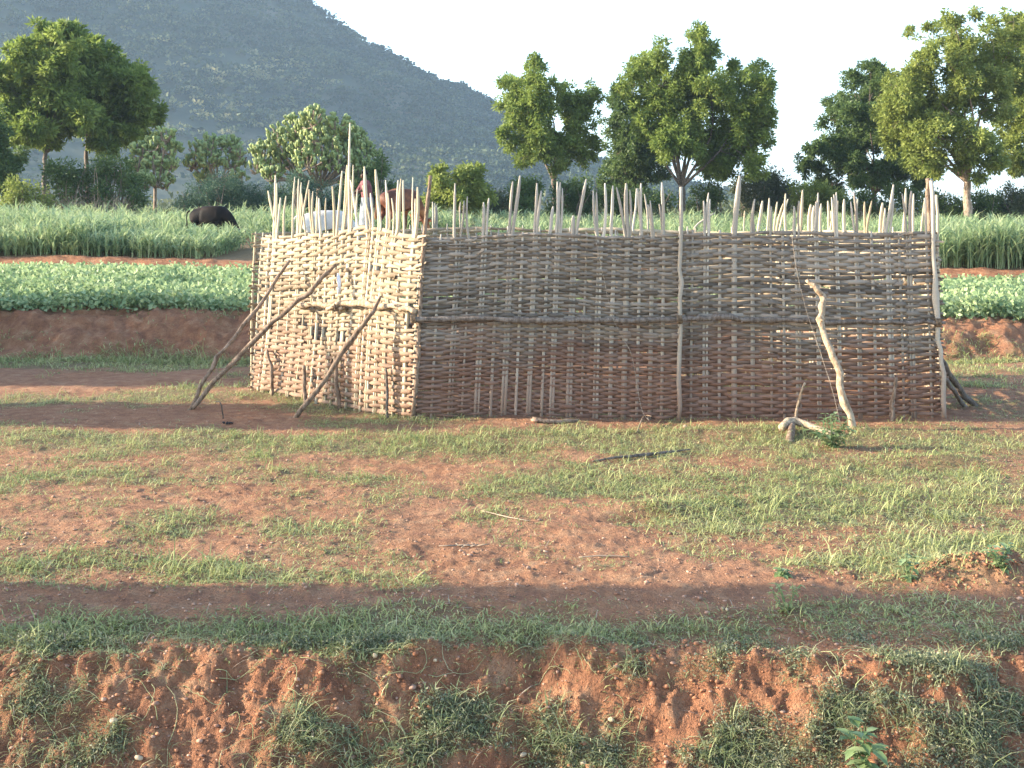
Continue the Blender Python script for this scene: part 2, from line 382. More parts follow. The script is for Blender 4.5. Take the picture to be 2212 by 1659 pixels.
BPATCH = [(330, 1440, 110, 40, .9), (60, 1520, 90, 60, .4), (640, 1580, 130, 40, .8), (1000, 1560, 110, 45, .7), (1050, 1640, 200, 40, .8), (560, 1500, 60, 20, .4),
          (1250, 1440, 200, 30, .5), (1550, 1470, 140, 35, .45), (1800, 1440, 140, 30, .45), (2050, 1440, 140, 50, .5), (1300, 1590, 110, 60, .7), (1600, 1590, 150, 60, .75),
          (1900, 1560, 160, 50, .6), (2150, 1540, 90, 70, .6), (1500, 1650, 260, 35, .6), (2000, 1640, 160, 40, .5), (150, 1630, 180, 40, .6), (760, 1460, 40, 10, .6), (1750, 1540, 60, 60, .3),
          (640, 1440, 200, 45, -.7), (900, 1470, 90, 50, -.6), (1440, 1540, 60, 50, -.5), (1700, 1510, 50, 40, -.5), (1430, 1620, 70, 30, -.4), (2110, 1390, 100, 30, -.6), (2180, 1620, 40, 60, -.5)]
def greenness(x, y):
    x = np.asarray(x, float); y = np.asarray(y, float)
    u, v = uv_of(x, y)
    g = .24 * np.ones_like(x)
    lvl = smooth(4.95, 5.1, y)
    for a, b, ra, rb, w in PATCH: g = g + lvl * w * np.exp(-((u - a) / ra) ** 2 - ((v - b) / rb) ** 2)
    zz = ground(x, y, False); v2 = HOR + (EYE - zz) * F / y
    for a, b, ra, rb, w in BPATCH: g = g + (1 - lvl) * w * np.exp(-((u - a) / ra) ** 2 - ((v2 - b) / rb) ** 2)
    g = g + lvl * (.11 + .95 * fbm(x * 1.9, y * 2.3, 4, 41) + .5 * fbm(x * 6, y * 5, 3, 43)) + (1 - lvl) * (.35 * fbm(x * 2.2, y * 2.6, 3, 41) + 1.0 * fbm(x * 7, y * 8, 4, 45) - .08)
    g = g - .5 * smooth(15.9, 16.4, y) * (1 - smooth(17.0, 17.3, y))
    g = g + .32 * smooth(.44, .52, np.abs(x) / y)                # the same thin turf goes on beyond the picture
    return np.clip(g, 0, 1.3)

ys = np.concatenate([[-80, -40, -20, -10, -5, -2, 0, .9, 1.5, 2.1, 2.7, 3.2, 3.6], np.arange(3.9, 5.6, .0125), np.arange(5.6, 8, .02), np.arange(8, 13.5, .035),
                     np.arange(13.5, 18, .04), np.arange(18, 27, .12), np.arange(27, 60, .7), np.geomspace(60, 4000, 45)])
sx = np.concatenate([-np.geomspace(9, .6, 26), np.linspace(-.57, .57, 640), np.geomspace(.6, 9, 26)])
gx = sx[None, :] * np.sqrt(ys[:, None] ** 2 + 9); gy = np.repeat(ys[:, None], len(sx), 1)
gzv = ground(gx.ravel(), gy.ravel()).reshape(gx.shape)
gb = MB(); nr, nc = gx.shape
ii = np.arange(nr - 1)[:, None] * nc + np.arange(nc - 1)[None]
gb.add(np.stack([gx, gy, gzv], -1).reshape(-1, 3), np.stack([ii, ii + 1, ii + nc + 1, ii + nc], -1).reshape(-1, 4))
go = gb.build('ground', M['soil'], smooth_=True); kind(go, 'structure')
xr, yr = gx.ravel(), gy.ravel()
grs = np.zeros(len(xr)); sel = (yr > 3.8) & (yr < 24); grs[sel] = np.clip(greenness(xr[sel], yr[sel]) - .25, 0, 1) * .62
grs[yr >= 24] = .55; grs[(yr > 24.9) & (yr < 25.6)] = 0
bk = (1 - smooth(4.95, 5.25, yr)) * smooth(3.3, 4.0, yr); bk = np.maximum(bk, .55 * smooth(16, 16.3, yr) * (1 - smooth(17, 17.4, yr))); bk = np.maximum(bk, smooth(24.6, 24.9, yr) * (1 - smooth(25.4, 25.8, yr)))
for nm, vals in (('grassy', grs), ('bank', bk)):
    a = go.data.attributes.new(nm, 'FLOAT', 'POINT'); a.data.foreach_set('value', vals.astype(np.float32))

# ------------------------------------------------------------------ hill
HY = 620.0
pu = np.array([-1500, -700, -200, 100, 350, 520, 600, 660, 710, 760, 800, 860, 930, 1000, 1060, 1130, 1200, 1290, 1400, 1600, 2400, 3600])
pv = np.array([-150, -330, -360, -330, -220, -110, -50, 0, 42, 75, 98, 128, 166, 200, 236, 282, 318, 358, 392, 440, 486, 496])
def hillz(x, y):
    u = 1106 + x * F / HY
    zr = EYE - (np.interp(u, pu, pv) - HOR) * HY / F
    s = np.where(y < HY, np.clip((y - 330) / (HY - 330), 0, 1) ** 1.15, np.clip(1 - (y - HY) / 420, 0, 1))
    z = 5 + (zr - 5) * s + 12 * s * fbm(x / 60, y / 60, 4, 51) * (1 - .75 * np.exp(-((y - HY) / 60) ** 2)) + 1.0 * fbm(x / 9, y / 9, 3, 53) * s
    return z
hy = np.concatenate([np.linspace(320, 640, 130), np.linspace(650, 1050, 24)]); hx = np.linspace(-660, 560, 240)
HX, HYg = np.meshgrid(hx, hy); HZ = hillz(HX.ravel(), HYg.ravel())
HZ = np.where(HZ < 6, HZ - 3, HZ)
hb = MB(); ii = np.arange(len(hy) - 1)[:, None] * len(hx) + np.arange(len(hx) - 1)[None]
hb.add(np.stack([HX.ravel(), HYg.ravel(), HZ], -1), np.stack([ii, ii + 1, ii + len(hx) + 1, ii + len(hx)], -1).reshape(-1, 4))
ho = hb.build('hill', M['hill'], smooth_=True); kind(ho, 'structure')
# scrub on the hill: thousands of small flat-topped bushes, one mass
n = 9500
bx = R.uniform(-330, 190, n); by = 335 + 320 * np.sqrt(R.uniform(0, 1, n)); bz = hillz(bx, by)
k = bz > 8; bx, by, bz = bx[k], by[k], bz[k]; n = len(bx)
bh = R.uniform(1.6, 4.6, n); br = R.uniform(1.8, 5.0, n)
q = 26; i = np.repeat(np.arange(n), q)
off = unit(R.normal(size=(n * q, 3))); off[:, 2] = np.abs(off[:, 2])
ctr = np.stack([bx[i], by[i], bz[i] + bh[i] * .55], 1) + off * np.stack([br[i], br[i], bh[i] * .42], 1) * R.uniform(.5, 1, (n * q, 1))
pale = np.exp(-((bx + 118) / 42) ** 2 - ((bz - 62) / 26) ** 2) + .7 * np.exp(-((bx + 85) / 40) ** 2 - ((bz - 34) / 10) ** 2)  # pale acacia patches, their sunlit brightness put into the tint
tb = np.clip(R.uniform(.0, .55, n) + .38 * fbm(bx / 26, bz / 9, 3, 57) + .55 * pale * (R.uniform(0, 1, n) < .45), 0, 1)
mb = MB(); leaves(mb, ctr, off * [1, 1, .25] + R.normal(size=(n * q, 3)) * .35, R.uniform(.9, 2.0, n * q), R.uniform(.8, 1.6, n * q), np.clip(tb[i] + R.uniform(-.1, .1, n * q), 0, 1))
o = mb.build('hill_scrub', M['hillbush']); kind(o, 'stuff'); o['label'] = 'dark scrub and flat-topped bushes covering the hazy blue hillside'

# ------------------------------------------------------------------ trees and shrubs
def crown_clusters(lobes, Y, depth=.75, dens=1.0, cr=.34, shell=.45, sub=True):
    lobes = [(a, b, c * (1.15 if sub else 1.0)) for a, b, c in lobes]
    L = np.array(lobes, float); uc = L[:, 0].mean(); half = (np.ptp(L[:, 0]) / 2 + L[:, 2].mean()) * Y / F
    cs = []; lc = []
    for (u, v, r) in lobes:
        xr_ = np.clip(abs(u - uc) * Y / F / max(half, .1), 0, .95)
        for rep in range(2 if depth > .3 else 1):
            dy = R.uniform(-1, 1) * half * depth * math.sqrt(1 - xr_ ** 2)
            if rep == 0 and depth > .3: dy = -abs(dy)
            c = at(u, v, Y + dy); c[1] = Y + dy
            c = np.array([(u - 1106) * Y / F, Y + dy, EYE - (v - HOR) * Y / F])
            rr = r * Y / F; lc.append((c, rr))
            m = max(6, int(dens * 7.2 * (rr / cr) ** 2))
            ns = max(3, int(round(7 * min(1.6, rr / .7))))
            sc_ = unit(R.normal(size=(ns, 3))) * R.uniform(.45, .85, (ns, 1)) * rr; st_ = R.uniform(-.2, .2, ns); j = R.integers(0, ns, m)
            p = sc_[j] + unit(R.normal(size=(m, 3))) * R.uniform(.1, 1, (m, 1)) ** .6 * rr * .50 * [1, 1, .85]
            if not sub: p = unit(R.normal(size=(m, 3))) * (shell + (1 - shell) * R.uniform(0, 1, (m, 1)) ** .6) * rr * [1, 1, .92]
            cs.append(np.concatenate([c + p, unit(p + 1e-6), st_[j][:, None]], 1))
    return np.concatenate(cs), lc

def tree(name, label, cat, Y, lobes, trunk, r0, mt, bark, leaf=(.175, .068), per=44, cr=.34, depth=.75, dens=1.0, droop=.25, group=None, forks=None):
    """trunk: list of (u, v) from the base up to the fork"""
    b = at(trunk[0][0], trunk[0][1], Y); b[2] = gz(b[0], Y)
    t = thing(name, label, cat, b, group)
    cl, lc = crown_clusters(lobes, Y, depth, dens, cr)
    tm = MB(); pts = [b - [0, 0, .15]] + [np.array([(u - 1106) * Y / F, Y, EYE - (v - HOR) * Y / F]) for u, v in trunk[1:]]
    if len(pts) == 1: pts.append(b + [0, 0, .4])
    sp = spline(pts, 8) if len(pts) > 2 else np.linspace(pts[0], pts[1], 6)
    sp[1:-1] += R.normal(size=(len(sp) - 2, 3)) * r0 * .15
    tube(tm, sp, np.linspace(r0 * 1.15, r0 * .75, len(sp)), 9, .5, wob=.08)
    fork = sp[-1]
    big = sorted(lc, key=lambda a: -a[1])
    mains = []
    for c, rr in big[:max(4, len(lc) // 5)]:
        m1 = fork + (c - fork) * .45 + R.normal(size=3) * .12 * np.linalg.norm(c - fork) * [1, 1, .5] + [0, 0, .1 * np.linalg.norm(c - fork)]
        s = spline([fork - [0, 0, r0 * .5], m1, c], 9); mains.append(s); tube(tm, s, np.linspace(r0 * .42, r0 * .08, 9), 6, .45, wob=.06)
    for c, rr in lc:
        best = min(((np.linalg.norm(p - c) + (2 if p[2] > c[2] + .1 else 0), tuple(p)) for s in mains for p in s[3:]), key=lambda a: a[0])
        p = np.array(best[1]); mid = (p + c) / 2 + R.normal(size=3) * .08
        tube(tm, spline([p, mid, c], 5), np.linspace(r0 * .12, r0 * .03, 5), 4, .45)
        for q in range(3):
            e = c + unit(R.normal(size=3)) * rr * .8; tube(tm, [c, (c + e) / 2 + [0, 0, .05], e], [r0 * .06, r0 * .04, r0 * .02], 3, .45, cap=False)
    tm.build('trunk', bark, t, True)
    m = len(cl); i = np.repeat(np.arange(m), per)
    c = cl[i, :3]; out = cl[i, 3:6]
    d = unit(R.normal(size=(m * per, 3))); d = unit(d + out * .55 + [0, 0, .15])
    base = c + d * cr * .72 * R.uniform(0.05, .9, (m * per, 1))
    ld = unit(d * .8 + R.normal(size=(m * per, 3)) * .45 - [0, 0, droop])
    mbv = MB(); leaves(mbv, base, ld, R.uniform(.7, 1.25, m * per) * leaf[0], R.uniform(.7, 1.2, m * per) * leaf[1],
                       np.clip(.5 + cl[i, 6] + R.normal(size=m * per) * .17, 0, 1))
    mbv.build('crown', mt, t)
    return t

TL = 'trees behind the fields'
tree('tree', 'tall leafy tree on a thin dark trunk, left of the pair before the blue hill', 'tree', 47,
     [(110, 84, 30), (161, 92, 30), (102, 121, 36), (157, 128, 38), (66, 124, 24), (121, 172, 46), (55, 154, 30), (22, 172, 24), (29, 220, 30), (84, 220, 42), (146, 212, 42), (44, 264, 28), (95, 271, 36), (66, 293, 20), (110, 297, 20), (12, 190, 16), (190, 250, 30)],
     [(97, 470), (97, 400), (99, 330)], .10, M['leaf_neem'], M['pole_dark'], group=TL, dens=.85, leaf=(.24, .09))
tree('tree', 'broad leafy tree before the hill, reaching right over the slender candelabra tree', 'tree', 49.5,
     [(183, 106, 24), (220, 124, 32), (242, 121, 16), (212, 176, 44), (286, 154, 26), (256, 194, 40), (300, 190, 30), (328, 190, 18), (205, 234, 40), (264, 242, 42), (315, 227, 28), (322, 267, 20), (256, 286, 32), (183, 278, 28), (234, 315, 20), (293, 289, 22), (256, 320, 18)],
     [(192, 470), (190, 390), (186, 325)], .10, M['leaf_neem'], M['pole_dark'], group=TL, dens=.85, leaf=(.24, .09))
tree('tree', 'dark tree cut off by the left edge of the picture', 'tree', 44, [(5, 296, 24), (22, 330, 20), (8, 356, 24), (-30, 300, 40), (-40, 350, 40), (12, 395, 22), (-25, 250, 30), (-20, 410, 30)],
     [(-22, 480), (-22, 430), (-24, 380)], .11, M['leaf_dark'], M['bark'], group=TL)
tree('tree', 'medium rounded tree with a forked trunk at the right end of the hill', 'tree', 50,
     [(1153, 162, 24), (1116, 190, 32), (1164, 205, 40), (1100, 249, 30), (1156, 256, 40), (1230, 220, 36), (1268, 212, 22), (1252, 271, 34), (1096, 304, 22), (1164, 308, 36), (1222, 319, 32), (1279, 311, 18), (1130, 345, 18), (1193, 345, 22), (1262, 346, 16)],
     [(1200, 480), (1199, 430), (1196, 388)], .13, M['leaf_neem'], M['bark'], group=TL, dens=1.0)
tree('tree', 'dark green tree half hidden behind the left side of the biggest tree', 'tree', 55,
     [(1339, 228, 28), (1322, 205, 16), (1339, 283, 36), (1383, 311, 34), (1332, 336, 28), (1376, 355, 36), (1420, 362, 26), (1322, 385, 26), (1368, 392, 32)],
     [(1370, 480), (1370, 440), (1372, 410)], .14, M['leaf_dark'], M['bark'], group=TL)
tree('tree', 'biggest tree in view, wide full crown with a spire on top, forked trunk', 'tree', 49,
     [(1486, 82, 17), (1508, 108, 24), (1520, 130, 22), (1427, 122, 24), (1405, 140, 20), (1500, 154, 38), (1394, 158, 32), (1358, 185, 28), (1431, 194, 44), (1522, 205, 48), (1581, 163, 22), (1632, 160, 20), (1607, 205, 42), (1648, 205, 16), (1413, 256, 48), (1486, 271, 52), (1570, 271, 52), (1625, 271, 30), (1449, 322, 38), (1544, 330, 44), (1603, 322, 36), (1559, 360, 30), (1612, 364, 24), (1420, 300, 30), (1645, 250, 14), (1640, 300, 16)],
     [(1474, 480), (1473, 430), (1472, 400)], .16, M['leaf_neem'], M['pole_dark'], group=TL, dens=1.05)
tree('tree', 'dark irregular tree with a low fork, left neighbour of the tree with the pale trunk', 'tree', 54,
     [(1915, 215, 28), (1902, 182, 20), (1935, 262, 34), (1864, 158, 15), (1827, 182, 17), (1879, 188, 30), (1833, 219, 28), (1894, 231, 34), (1806, 252, 24), (1849, 267, 36), (1909, 289, 38), (1748, 328, 18), (1788, 328, 32), (1849, 328, 40), (1925, 343, 40), (1757, 365, 18), (1812, 380, 30), (1873, 380, 30), (1940, 383, 32), (1985, 365, 36), (1782, 402, 22), (1735, 350, 14)],
     [(1886, 480), (1886, 440), (1888, 418)], .14, M['leaf_dark'], M['bark'], group=TL, dens=1.15)
tree('tree', 'tall spreading tree on a bare pale straight trunk at the right', 'tree', 46,
     [(1912, 245, 28), (1908, 205, 20), (1930, 292, 32), (1952, 152, 20), (2025, 72, 24), (2061, 44, 15), (2018, 52, 15), (1985, 130, 26), (2073, 88, 26), (2049, 122, 34), (2110, 100, 32), (2152, 63, 26), (2180, 54, 18), (2165, 110, 34), (1940, 178, 26), (1979, 182, 36), (2049, 182, 42), (2116, 170, 42), (1925, 219, 30), (1970, 243, 42), (2037, 243, 42), (2098, 231, 36), (1922, 267, 26), (1985, 298, 42), (2055, 304, 36), (2110, 320, 32), (1965, 343, 32), (2025, 355, 30), (2085, 357, 28), (2122, 360, 22), (2140, 230, 26)],
     [(2093, 495), (2090, 440), (2091, 392)], .165, M['leaf_olive'], M['bark_pale'], group=TL, dens=1.0, leaf=(.155, .068))
tree('tree', 'dark tree cut off by the right edge of the picture', 'tree', 51,
     [(2204, 93, 34), (2180, 170, 38), (2207, 198, 38), (2190, 243, 34), (2207, 274, 34), (2177, 328, 26), (2203, 343, 30), (2250, 150, 44), (2260, 260, 44), (2250, 70, 30), (2245, 340, 30)],
     [(2235, 490), (2235, 420), (2232, 370)], .15, M['leaf_olive'], M['bark'], group=TL, leaf=(.18, .075), dens=.9)

def euphorbia(label, Y, u, v0, lobes, r0, seed):
    b = at(u, v0, Y); b[2] = gz(b[0], Y)
    t = thing('candelabra_tree', label, 'tree', b, 'candelabra trees')
    cl, lc = crown_clusters(lobes, Y, .7, 3.2, .34, .55, False)
    tm = MB(); top = at(u, v0 - 75, Y)
    tube(tm, spline([b - [0, 0, .2], (b + top) / 2, top], 6), np.linspace(r0, r0 * .7, 6), 8, .7, wob=.1)
    for c, rr in lc:
        s = spline([top - [0, 0, .2], top + (c - top) * [.6, .6, .3], c - [0, 0, rr * .4]], 7); tube(tm, s, np.linspace(r0 * .35, .03, 7), 6, .6, wob=.1)
        for q in range(5):
            e = c + unit(R.normal(size=3) + [0, 0, .2]) * rr * .9; tube(tm, spline([c - [0, 0, rr * .4], c * .5 + e * .5 - [0, 0, .15], e], 5), [.03, .03, .028, .028, .025], 5, .4, cap=False)
    tm.build('trunk', M['bark_pale'], t, True)
    cm = MB()
    for row in cl:
        p = row[:3]; o_ = row[3:6]
        if o_[2] < -.35 and R.uniform() < .6: continue
        h = R.uniform(.14, .30); d = unit(np.array([o_[0] * .5, o_[1] * .5, 1]) + R.normal(size=3) * .12)
        ks = np.linspace(0, 1, 5); rad = .050 * np.array([.7, 1.1, .85, 1.1, .45]) * R.uniform(.8, 1.2)
        tube(cm, p + np.outer(ks, d) * h, rad, 5, np.clip(.55 + R.normal() * .2, 0, 1))
        for q in range(2):
            d2 = unit(d + unit(R.normal(size=3)) * .6); tube(cm, p + d * h * .3 + np.outer(ks, d2) * h * .75, rad * .85, 4, np.clip(.55 + R.normal() * .2, 0, 1))
    cm.build('crown', M['euphorbia'], t)
euphorbia('largest candelabra tree, a pale green dome of upright stems behind the tallest stake', 45, 690, 470,
          [(690, 272, 28), (650, 280, 26), (735, 278, 26), (610, 305, 30), (660, 315, 34), (710, 310, 34), (760, 305, 30), (785, 335, 28), (575, 335, 24), (620, 350, 32), (680, 355, 34), (740, 350, 34), (790, 370, 26), (565, 365, 18), (600, 385, 20)], .16, 1)
euphorbia('slender candelabra tree on bare pale stems, left of the other two', 46, 335, 470,
          [(365, 300, 16), (340, 318, 22), (310, 330, 22), (375, 325, 18), (300, 360, 22), (340, 360, 24), (372, 360, 18), (320, 395, 20), (352, 395, 18)], .08, 2)
euphorbia('smallest candelabra tree, low and flat-topped, in the middle of the three', 49, 470, 465,
          [(430, 325, 20), (465, 318, 20), (500, 318, 20), (525, 335, 16), (420, 355, 20), (460, 350, 24), (505, 355, 22), (440, 385, 16), (515, 385, 14)], .11, 3)

def shrub(label, Y, lobes, mt, leaf=(.13, .055), per=34, cr=.3, dens=1.0, twigs=0, name='shrub', cat='shrub', group=None, stems=4):
    L = np.array(lobes, float); u = L[:, 0].mean(); b = np.array([(u - 1106) * Y / F, Y, 0]); b[2] = gz(b[0], Y)
    t = thing(name, label, cat, b, group)
    cl, lc = crown_clusters(lobes, Y, .5, dens, cr)
    sm = MB()
    for c, rr in lc:
        g = np.array([b[0] + (c[0] - b[0]) * .7, c[1], 0]); g[2] = gz(g[0], g[1]) - .05
        for q in range(stems):
            e = c + R.normal(size=3) * rr * .55; tube(sm, spline([g + R.normal(size=3) * [.12, .12, 0], (g + e) / 2 + R.normal(size=3) * .15, e], 5), np.linspace(.03, .008, 5), 4, R.uniform(.2, .8), cap=False)
        for q in range(twigs):
            e = g + R.normal(size=3) * [.5, .4, 0] + [0, 0, R.uniform(.3, 1.1)]; tube(sm, spline([g + R.normal(size=3) * [.5, .2, 0], (g + e) / 2 + R.normal(size=3) * .2, e], 5), np.linspace(.03, .01, 5), 4, R.uniform(.6, 1), cap=False)
    sm.build('stems', M['dry'] if twigs else M['bark'], t)
    m = len(cl); i = np.repeat(np.arange(m), per); d = unit(R.normal(size=(m * per, 3)) + cl[i, 3:6] * .4)
    base = cl[i, :3] + d * cr * R.uniform(.05, 1, (m * per, 1)); gg = ground(base[:, 0], base[:, 1], False); k = base[:, 2] > gg + .02
    base, d, i = base[k], d[k], i[k]; n_ = len(base)
    lm = MB(); leaves(lm, base, d + R.normal(size=(n_, 3)) * .4, R.uniform(.7, 1.3, n_) * leaf[0], R.uniform(.7, 1.2, n_) * leaf[1], np.clip(.5 + cl[i, 6] + R.normal(size=n_) * .17, 0, 1))
    lm.build('foliage', mt, t)
    return t
shrub('dark thicket with dry brown twigs at its foot, under the left pair of trees', 44, [(125, 375, 20), (160, 372, 22), (200, 372, 22), (235, 368, 22), (265, 372, 24), (285, 405, 24), (140, 410, 24), (185, 412, 20), (240, 415, 18), (300, 432, 16)], M['leaf_dark'], twigs=8)
shrub('low yellowish bush at the left edge beneath the dark tree', 42, [(45, 415, 20), (80, 425, 22), (25, 435, 18), (100, 440, 14), (60, 445, 16)], M['leaf_olive'])
shrub('rounded blue-green bush shaped like a mound, behind the black cow', 43, [(480, 400, 26), (450, 420, 28), (510, 418, 30), (425, 440, 22), (545, 435, 28), (480, 438, 34), (400, 448, 14), (580, 445, 22), (520, 450, 26)], M['leaf_blue'], leaf=(.08, .03), per=60, cr=.3)
shrub('dark blue-green bush under the largest candelabra tree', 42, [(620, 420, 28), (660, 408, 26), (600, 450, 24), (650, 445, 28), (700, 430, 28), (740, 440, 26), (580, 425, 20)], M['leaf_blue'], leaf=(.09, .035), per=50)
shrub('dark bush behind the person, right of the largest candelabra tree', 44, [(775, 400, 24), (810, 390, 22), (790, 430, 28), (830, 425, 26), (850, 450, 22), (750, 420, 22), (820, 360, 18)], M['leaf_dark'])
tree('small_tree', 'small round-headed tree standing alone at the foot of the hill', 'tree', 42,
     [(960, 390, 24), (995, 372, 22), (1030, 388, 24), (1045, 415, 20), (985, 410, 30), (945, 418, 22), (1015, 425, 28), (965, 440, 20)], [(995, 490), (995, 460), (995, 440)], .08, M['leaf_olive'], M['bark'], leaf=(.15, .07), dens=1.1, cr=.3)
for lab, Y, lob in [('dark bush left of the trunk of the medium rounded tree', 46, [(1118, 415, 20), (1150, 405, 20), (1140, 440, 26), (1110, 445, 18)]),
                    ('dark bush right of the trunk of the medium rounded tree', 47, [(1225, 415, 22), (1260, 408, 20), (1250, 440, 26), (1290, 440, 22), (1195, 445, 20)]),
                    ('bush between the trunks of the medium and the biggest tree', 48, [(1330, 430, 24), (1365, 422, 22), (1400, 435, 24), (1345, 452, 22), (1430, 440, 18)]),
                    ('low bush right beside the trunk of the biggest tree', 50, [(1515, 425, 20), (1540, 415, 20), (1530, 445, 24), (1500, 450, 16)])]:
    shrub(lab, Y, lob, M['leaf_dark'], group='bushes along the tree line')
for lab, Y, lob, mt in [('grey-green round bush in the sky gap right of the biggest tree', 52, [(1600, 412, 22), (1640, 395, 24), (1680, 398, 22), (1625, 435, 26), (1670, 430, 26), (1700, 420, 18)], 'leaf_grey'),
                        ('low bush behind the stakes, left of the fork of the dark irregular tree', 50, [(1730, 420, 22), (1765, 425, 22), (1800, 435, 24), (1745, 450, 20)], 'leaf_olive'),
                        ('bush under the dark irregular tree', 49, [(1850, 440, 20), (1890, 445, 22), (1930, 435, 24), (1970, 440, 24), (1830, 455, 18)], 'leaf_dark'),
                        ('dark hedge bush left of the pale trunk', 47, [(2015, 440, 22), (2045, 445, 24), (2070, 455, 22), (2030, 465, 20)], 'leaf_dark'),
                        ('dark hedge bush just right of the pale trunk', 48, [(2115, 440, 24), (2140, 450, 26), (2110, 468, 20), (2150, 470, 20)], 'leaf_dark'),
                        ('hedge bush at the right edge of the picture', 48, [(2180, 430, 26), (2210, 440, 28), (2190, 465, 24), (2240, 445, 28)], 'leaf_grey'),
                        ('low bush between small round tree and pen stakes', 46, [(1075, 430, 16), (1060, 445, 18), (1090, 448, 16)], 'leaf_grey')]:
    shrub(lab, Y, lob, M[mt], group='bushes along the tree line')
# far scrub line closing the view behind the trees
mb = MB(); n = 420; x0 = R.uniform(-60, 75, n); y0 = R.uniform(85, 150, n); rr = R.uniform(.8, 1.9, n)
per = 60; i = np.repeat(np.arange(n), per); d = unit(R.normal(size=(n * per, 3))); d[:, 2] = np.abs(d[:, 2])
leaves(mb, np.stack([x0[i], y0[i], ground(x0, y0, False)[i] + .3], 1) + d * rr[i][:, None] * R.uniform(.3, 1, (n * per, 1)), d + R.normal(size=d.shape) * .5, R.uniform(.3, .6, n * per), R.uniform(.2, .35, n * per), np.clip(R.uniform(.1, .8, n)[i] + R.normal(size=n * per) * .1, 0, 1))
kind(mb.build('far_scrub', M['leaf_grey']), 'stuff')['label'] = 'low far scrub along the foot of the hill'

# unseen vegetation added outside the left edge to throw the long shade bands
def shade_shrub(label, x0, x1, y0, y1, h, top=None):
    b = (((x0 + x1) / 2), (y0 + y1) / 2, 0); b = (b[0], b[1], gz(b[0], b[1])); t = thing('shrub', label, 'shrub', b)
    n_ = int(1500 * (x1 - x0) * (y1 - y0) * h / 3) + 1500
    p = np.stack([R.uniform(x0, x1, n_), R.uniform(y0, y1, n_), R.uniform(0, 1, n_) ** .8 * h], 1)
    hh = h * (.75 + .35 * fbm(p[:, 0] * 1.1, p[:, 1] * 1.3, 3, 71)); p = p[p[:, 2] < hh]; p[:, 2] += ground(p[:, 0], p[:, 1], False)
    lm = MB(); leaves(lm, p, R.normal(size=p.shape), R.uniform(.1, .2, len(p)), R.uniform(.06, .1, len(p)), R.uniform(.2, .8, len(p))); lm.build('foliage', M['leaf_dark'], t)
    sm = MB()
    for q in range(14):
        g = np.array([R.uniform(x0, x1), R.uniform(y0, y1), 0]); g[2] = gz(g[0], g[1]) - .05; e = g + [R.normal() * .2, R.normal() * .2, h * .8]
        tube(sm, spline([g, (g + e) / 2 + R.normal(size=3) * .1, e], 5), np.linspace(.03, .01, 5), 5, .4)
    sm.build('stems', M['bark'], t)
shade_shrub('dense unseen bush outside the left edge, added to shade the bare strip beside the pen', -9.2, -7.6, 10.7, 12.2, 2.7)
shade_shrub('tall unseen hedge outside the left edge, added to shade the terrace bank', -13.0, -10.5, 13.7, 17.5, 4.2)
shade_shrub('long low unseen hedge outside the left edge, added to shade the track in front', -7.0, -4.4, 5.36, 5.92, 3.5)

# ------------------------------------------------------------------ crops
def sorghum(mb, x, y, h, nl=9):
    n = len(x); z = ground(x, y, False)
    st = np.stack([x, y, z], 1)
    i = np.repeat(np.arange(n), nl); k = np.tile(np.arange(nl), n); az = R.uniform(0, 6.28, n)[i] + k * 2.6 + R.normal(size=n * nl) * .4
    up = R.uniform(.1, .9, n * nl)
    b = st[i] + np.stack([0 * up, 0 * up, up * h[i] * .75], 1)
    d = np.stack([np.cos(az) * .55, np.sin(az) * .55, np.ones(n * nl)], 1)
    blades(mb, b, d, R.uniform(.5, .9, n * nl) * h[i] * (.5 + .25), R.uniform(.022, .045, n * nl), R.uniform(.25, .85, n * nl), np.clip(R.normal(.48, .27, n * nl) + .1 * (up > .6), 0, 1))
    blades(mb, st, np.stack([R.normal(size=n) * .06, R.normal(size=n) * .06, np.ones(n)], 1), h * .95, np.full(n, .03), np.full(n, .05), np.full(n, .7))
mb = MB()
def field(n, y0, y1, xl, xr_, hmin, hmax):
    y = R.uniform(y0, y1, n); x = R.uniform(xl, xr_, n) * y
    h = R.uniform(hmin, hmax, n) * (.85 + .3 * fbm(x * .35, y * .35, 3, 81))
    h = h * (1 - .36 * ((np.abs(x + 7.6) < 1.6) & (y > 25) & (y < 33)))
    keep = ~((x > -6.4) & (x < -1.0) & (y > 25.6) & (y < 33.5))
    sorghum(mb, x[keep], y[keep], h[keep])
field(2900, 25.6, 29, -.68, -.16, .6, 1.05); field(3000, 29, 40, -.70, -.05, .6, 1.05)
field(3000, 25.6, 31, .30, .70, .9, 1.25); field(2600, 31, 45, -.15, .72, .65, .95); field(900, 40, 50, -.5, .5, .6, 1.0)
o = mb.build('sorghum_crop', M['sorghum']); kind(o, 'stuff'); o['label'] = 'tall green sorghum standing across the upper field'
for j, (u, vt, lab) in enumerate([(72, 432, 'tall single sorghum stalk at the left edge, left of the thin dark trunk'), (147, 425, 'sorghum stalk with drooping leaves, standing above the field under the dry thicket'), (357, 440, 'tall bright sorghum plant left of the black cow'),
                         (545, 455, 'tall sorghum plant between the black cow and the pen'), (2120, 470, 'tall sorghum plant in front of the dark hedge at the right')]):
    Y = 27.0; b = at(u, HOR, Y); b[2] = gz(b[0], Y); h = EYE - (vt - HOR) * Y / F - b[2]
    sb = MB(); sorghum(sb, np.array([b[0], b[0] + .05]), np.array([Y, Y + .05]), np.array([h, h * .85]), 8)
    tag(sb.build('sorghum_plant', M['sorghum'], origin=b), lab, 'crop plant', 'sorghum plants that stand out of the field')

